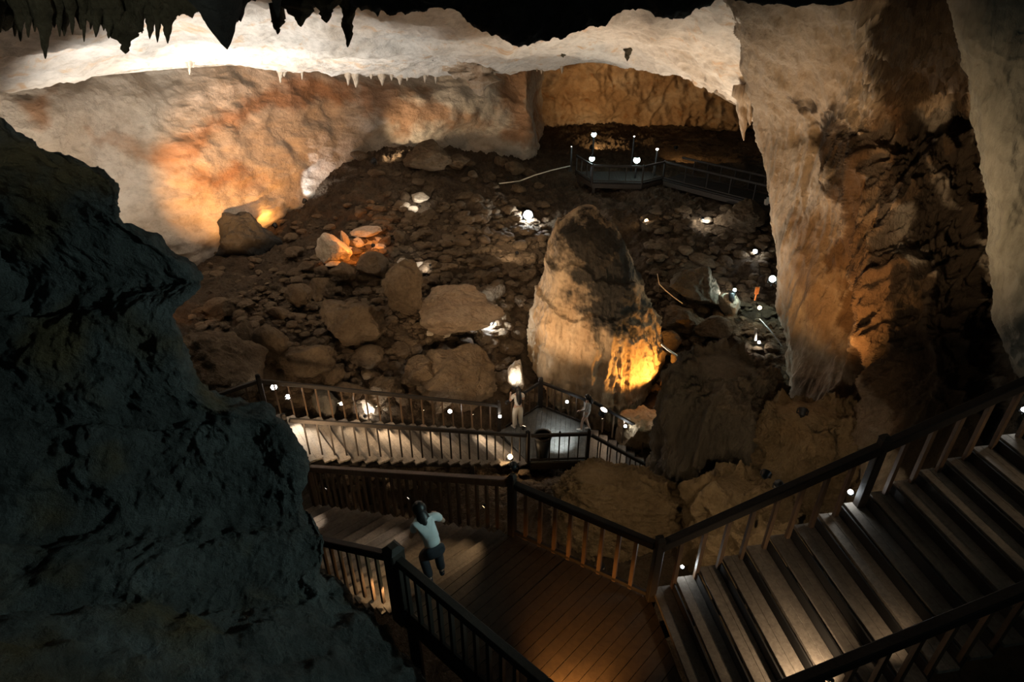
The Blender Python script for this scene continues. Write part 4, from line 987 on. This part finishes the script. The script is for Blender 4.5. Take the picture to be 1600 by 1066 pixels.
# ------------------------------------------------------------------ people
def skin_mesh(name, nodes, edges, root, mat, parent, sub=2):
    names = list(nodes); idx = {k: i for i, k in enumerate(names)}
    me = bpy.data.meshes.new(name); me.from_pydata([nodes[k][:3] for k in names], [(idx[a], idx[b]) for a, b in edges], [])
    o = bpy.data.objects.new(name, me); COL.objects.link(o)
    sk = o.modifiers.new('skin', 'SKIN'); sk.use_smooth_shade = True
    if not me.skin_vertices:
        bm = bmesh.new(); bm.from_mesh(me); bm.verts.layers.skin.verify(); bm.to_mesh(me); bm.free()
    lay = me.skin_vertices[0].data
    for k in names:
        r = nodes[k][3]; lay[idx[k]].radius = r if hasattr(r, '__len__') else (r, r); lay[idx[k]].use_root = (k == root)
    ss = o.modifiers.new('sub', 'SUBSURF'); ss.levels = sub; ss.render_levels = sub
    dg = bpy.context.evaluated_depsgraph_get(); dg.update()
    m2 = bpy.data.meshes.new_from_object(o.evaluated_get(dg)); m2.name = name
    bpy.data.objects.remove(o); 
    m2.materials.clear(); m2.materials.append(mat)
    m2.polygons.foreach_set('use_smooth', np.ones(len(m2.polygons), dtype=bool))
    o = bpy.data.objects.new(name, m2); COL.objects.link(o)
    if parent: o.parent = parent
    return o

def lerp(a, b, t): return tuple(a[i] + (b[i] - a[i]) * t for i in range(3))

def person(label, loc, rz, H, J, clothes, hair_len, shoe_mat, scale_w=1.0):
    """J: joint positions for a 1.7 m body, facing +y"""
    k = H / 1.7
    t = thing('person', label, 'person', loc, rz)
    S = lambda p, r: (p[0] * k, p[1] * k, p[2] * k, tuple(x * k for x in r) if hasattr(r, '__len__') else r * k)
    n = {}; e = []
    n['pelvis'] = S(J['pelvis'], .105); n['waist'] = S(lerp(J['pelvis'], J['chest'], .5), .098); n['chest'] = S(J['chest'], .118); n['neck0'] = S(lerp(J['chest'], J['neck'], .72), .075); n['neck'] = S(J['neck'], .048)
    n['jaw'] = S(lerp(J['neck'], J['head'], .45), .066); n['head'] = S(J['head'], .088); n['crown'] = S(J['crown'], .062)
    f = J['face']; hd = J['head']
    n['nose'] = S((hd[0] + f[0] * .10, hd[1] + f[1] * .10, hd[2] - .02), .014)
    e += [('pelvis', 'waist'), ('waist', 'chest'), ('chest', 'neck0'), ('neck0', 'neck'), ('neck', 'jaw'), ('jaw', 'head'), ('head', 'crown'), ('head', 'nose')]
    for s in 'LR':
        sh, el, wr = J['sh' + s], J['el' + s], J['wr' + s]
        n['sh' + s] = S(sh, .054); n['ua' + s] = S(lerp(sh, el, .5), .044); n['el' + s] = S(el, .037); n['fa' + s] = S(lerp(el, wr, .4), .036); n['wr' + s] = S(wr, .025)
        dv = Vector(wr) - Vector(el); dv.normalize(); side = Vector((1 if s == 'R' else -1, 0, 0)); fw = Vector((0, 1, 0))
        ax = dv.cross(fw); ax = ax.normalized() if ax.length > .2 else side
        pal = Vector(wr) + dv * .055; n['pm' + s] = S(tuple(pal), .027)
        kn = Vector(wr) + dv * .095; n['kn' + s] = S(tuple(kn), .024)
        e += [('neck0', 'sh' + s), ('sh' + s, 'ua' + s), ('ua' + s, 'el' + s), ('el' + s, 'fa' + s), ('fa' + s, 'wr' + s), ('wr' + s, 'pm' + s), ('pm' + s, 'kn' + s)]
        curl = dv.cross(ax).normalized()
        for q, (o_, ln) in enumerate(((-.027, .062), (-.009, .074), (.010, .070), (.028, .054))):
            b0 = kn + ax * o_ + dv * .012; b1 = b0 + dv * ln * .5 + curl * .008; b2 = b1 + dv * ln * .42 + curl * .022
            n[f'f{q}a' + s] = S(tuple(b0), .0095); n[f'f{q}b' + s] = S(tuple(b1), .0085); n[f'f{q}c' + s] = S(tuple(b2), .007)
            e += [('kn' + s, f'f{q}a' + s), (f'f{q}a' + s, f'f{q}b' + s), (f'f{q}b' + s, f'f{q}c' + s)]
        th0 = Vector(wr) + dv * .04 - ax * .034 + curl * .012; th1 = th0 + dv * .04 - ax * .018 + curl * .014
        n['ta' + s] = S(tuple(th0), .0115); n['tb' + s] = S(tuple(th1), .0095); e += [('pm' + s, 'ta' + s), ('ta' + s, 'tb' + s)]
        hp, kn_, an = J['hip' + s], J['kn' + s], J['an' + s]
        n['hip' + s] = S(hp, .085); n['th' + s] = S(lerp(hp, kn_, .5), .068); n['knee' + s] = S(kn_, .052); n['ca' + s] = S(lerp(kn_, an, .4), .052); n['an' + s] = S(an, .033)
        e += [('pelvis', 'hip' + s), ('hip' + s, 'th' + s), ('th' + s, 'knee' + s), ('knee' + s, 'ca' + s), ('ca' + s, 'an' + s)]
        tf = J['toe' + s]; n['ball' + s] = S(lerp(an, tf, .6), .03); n['toe' + s] = S(tf, .024); e += [('an' + s, 'ball' + s), ('ball' + s, 'toe' + s)]
    skin_mesh('body', n, e, 'pelvis', M['skin'], t, 2)
    # shoes
    for s in 'LR':
        an, tf = Vector(J['an' + s]), Vector(J['toe' + s]); dd = tf - an; dd.z = 0; dd.normalize(); z0 = tf.z
        nn = {'heel': S(tuple(Vector((an.x, an.y, z0 + .02)) - dd * .05), .042), 'mid': S(tuple(Vector((an.x, an.y, z0 + .025)) + dd * .05), .046), 'tip': S(tuple(Vector((tf.x, tf.y, z0 + .012)) + dd * .03), .038), 'cuff': S((an.x, an.y, an.z + .01), .045)}
        skin_mesh('shoe', nn, [('heel', 'mid'), ('mid', 'tip'), ('mid', 'cuff')], 'mid', shoe_mat, t, 2)
    # hair: cap over the skull plus a fall down the back
    fv = Vector((f[0], f[1], 0)).normalized(); hc = Vector(hd) - fv * .018 + Vector((0, 0, .018))
    bm = bmesh.new(); Mh = Matrix.Rotation(math.atan2(-f[0], f[1]), 4, 'Z')
    bmesh.ops.create_uvsphere(bm, u_segments=24, v_segments=16, radius=1, matrix=Matrix.Translation(hc * k) @ Mh @ Matrix.Diagonal((.104 * k, .118 * k, .128 * k, 1)))
    dele = [q for q in bm.faces if (q.calc_center_median() / k - Vector(hd)).dot(fv) > .045 and q.calc_center_median().z / k < hd[2] + .05]
    bmesh.ops.delete(bm, geom=dele, context='FACES')
    if hair_len > 0:
        dn = Vector(lerp(J['neck'], J['chest'], .5)) - Vector(hd); dn = (dn + Vector((0, 0, -.25)) - fv * .12).normalized()
        c0 = Vector(hd) - fv * .10 + dn * hair_len * .5
        Fd = frame_of(dn)
        bmesh.ops.create_uvsphere(bm, u_segments=18, v_segments=14, radius=1, matrix=Matrix.Translation(c0 * k) @ Fd.to_4x4() @ Matrix.Diagonal((.098 * k, (hair_len * .5 + .09) * k, .085 * k, 1)))
    for q in bm.verts:
        q.co += q.normal * float(pnoise(np.array(q.co) * V3(30, 30, 6))) * .006
    obj_bm('hair', bm, M['hair'], t, True)
    # clothes
    if 'shirt' in clothes:
        m, sl = clothes['shirt']
        c = {'hem': S(lerp(J['pelvis'], J['chest'], clothes.get('hem', .12)), clothes.get('hemr', .135)), 'waist': S(lerp(J['pelvis'], J['chest'], .5), .125), 'chest': S(J['chest'], .142), 'col': S(lerp(J['chest'], J['neck'], .68), .092), 'nk': S(lerp(J['chest'], J['neck'], .86), .06)}
        ce = [('hem', 'waist'), ('waist', 'chest'), ('chest', 'col'), ('col', 'nk')]
        for s in 'LR':
            sh, el, wr = J['sh' + s], J['el' + s], J['wr' + s]
            c['sh' + s] = S(sh, .072); c['a' + s] = S(lerp(sh, el, .55 if sl < 1 else .5), .066); ce += [('col', 'sh' + s), ('sh' + s, 'a' + s)]
            if sl >= 1: c['b' + s] = S(el, .055); c['c' + s] = S(lerp(el, wr, .85), .045); ce += [('a' + s, 'b' + s), ('b' + s, 'c' + s)]
        skin_mesh(clothes.get('top_name', 'shirt'), c, ce, 'chest', m, t, 2)
    if 'trousers' in clothes:
        m, ln, wide = clothes['trousers']
        c = {'wb': S(lerp(J['pelvis'], J['chest'], .25), .128), 'pv': S(J['pelvis'], .142)}; ce = [('wb', 'pv')]
        for s in 'LR':
            hp, kn_, an = J['hip' + s], J['kn' + s], J['an' + s]
            c['h' + s] = S(hp, .118); c['t' + s] = S(lerp(hp, kn_, .5), .095 * wide); ce += [('pv', 'h' + s), ('h' + s, 't' + s)]
            if ln > .5: c['k' + s] = S(kn_, .072 * wide); c['c' + s] = S(lerp(kn_, an, .5), .07 * wide); c['e' + s] = S(lerp(kn_, an, .93), .066 * wide); ce += [('t' + s, 'k' + s), ('k' + s, 'c' + s), ('c' + s, 'e' + s)]
        skin_mesh('trousers' if ln > .5 else 'shorts', c, ce, 'pv', m, t, 2)
    # ears
    for s in (-1, 1):
        px = (-f[1] * s, f[0] * s)
        bm = bmesh.new(); bmesh.ops.create_uvsphere(bm, u_segments=10, v_segments=6, radius=1, matrix=Matrix.Translation(((hd[0] + px[0] * .083) * k, (hd[1] + px[1] * .083) * k, (hd[2] - .01) * k)) @ Matrix.Diagonal((.012 * k, .02 * k, .03 * k, 1)))
        obj_bm('ear', bm, M['skin'], t, True)
    return t

stand = dict(pelvis=(0, 0, .93), chest=(0, .0, 1.27), neck=(0, .01, 1.46), head=(0, .03, 1.585), crown=(0, .015, 1.65), face=(0, 1),
             shL=(-.165, 0, 1.385), elL=(-.22, -.02, 1.12), wrL=(-.22, .06, .90), shR=(.165, 0, 1.385), elR=(.22, -.02, 1.12), wrR=(.22, .06, .90),
             hipL=(-.085, 0, .88), knL=(-.10, .02, .49), anL=(-.105, -.02, .085), toeL=(-.125, .13, .028), hipR=(.085, 0, .88), knR=(.10, .02, .49), anR=(.105, -.02, .085), toeR=(.125, .13, .028))
# woman in cream, back to the camera, phone hand raised in front
j = dict(stand); j.update(elL=(-.26, .06, 1.14), wrL=(-.20, .27, 1.20), elR=(.22, .05, 1.14), wrR=(.16, .24, 1.05), anL=(-.13, -.06, .085), toeL=(-.20, .07, .028), knL=(-.115, 0, .49))
pw = P(809, 667, zC / P(809, 667, 1)[2])
person('person with long black hair, cream trousers and white top, standing back turned', pw, .25, 1.56, j, {'shirt': (M['white'], .6), 'hem': .02, 'trousers': (M['cream'], 1, 1.25)}, .42, M['rubber'])
# second person, in profile, walking towards the bright floor spot
j = dict(stand); j.update(anL=(-.09, .16, .085), toeL=(-.09, .32, .028), knL=(-.09, .14, .49), anR=(.09, -.12, .085), toeR=(.09, .04, .028), knR=(.09, .03, .49), elL=(-.21, .03, 1.13), wrL=(-.17, .22, 1.03), elR=(.22, -.03, 1.12), wrR=(.19, .14, .95))
p2 = P(915, 673, zC / P(915, 673, 1)[2])
person('person with dark hair in a loose grey jacket, bare legs and white shoes, walking', p2, 1.25, 1.42, j, {'shirt': (M['greyc'], 1), 'hem': -.1, 'hemr': .19, 'top_name': 'jacket', 'trousers': (M['greyc'], .4, 1.2)}, .2, M['rubber'])
# third person, stooping at the head of the flight going down
j = dict(stand); j.update(pelvis=(0, -.08, .74), chest=(-.01, .10, 1.02), neck=(-.03, .23, 1.16), head=(-.05, .31, 1.24), crown=(-.06, .35, 1.29), shL=(-.18, .15, 1.12), elL=(-.25, .20, .86), wrL=(-.18, .36, .74), shR=(.16, .17, 1.12), elR=(.29, .22, .90), wrR=(.27, .44, .84),
              hipL=(-.09, -.08, .69), hipR=(.09, -.08, .69), knL=(-.12, .14, .42), knR=(.13, .15, .42), anL=(-.10, -.06, .085), anR=(.12, .0, .085), toeL=(-.11, .10, .028), toeR=(.14, .16, .028))
p3 = P(680, 903, zA / P(680, 903, 1)[2])
person('person with long dark hair, white T-shirt and dark trousers, stooping on the dark plank landing', p3, .5, 1.5, j, {'shirt': (M['tee'], .6), 'hem': .06, 'hemr': .15, 'trousers': (M['navy'], 1, 1.1)}, .20, M['navy'])

# ------------------------------------------------------------------ world and view
w = bpy.data.worlds.new('world'); scn.world = w; w.use_nodes = True
bg = w.node_tree.nodes['Background']; bg.inputs[0].default_value = (.30, .42, .40, 1); bg.inputs[1].default_value = .035
scn.view_settings.view_transform = 'Standard'; scn.view_settings.look = 'None'; scn.view_settings.gamma = 1.0; scn.view_settings.exposure = 0.0
scn.view_settings.use_curve_mapping = False
scn.cycles.use_denoising = True
scn.cycles.max_bounces = 5; scn.cycles.diffuse_bounces = 3; scn.cycles.sample_clamp_indirect = 4.0
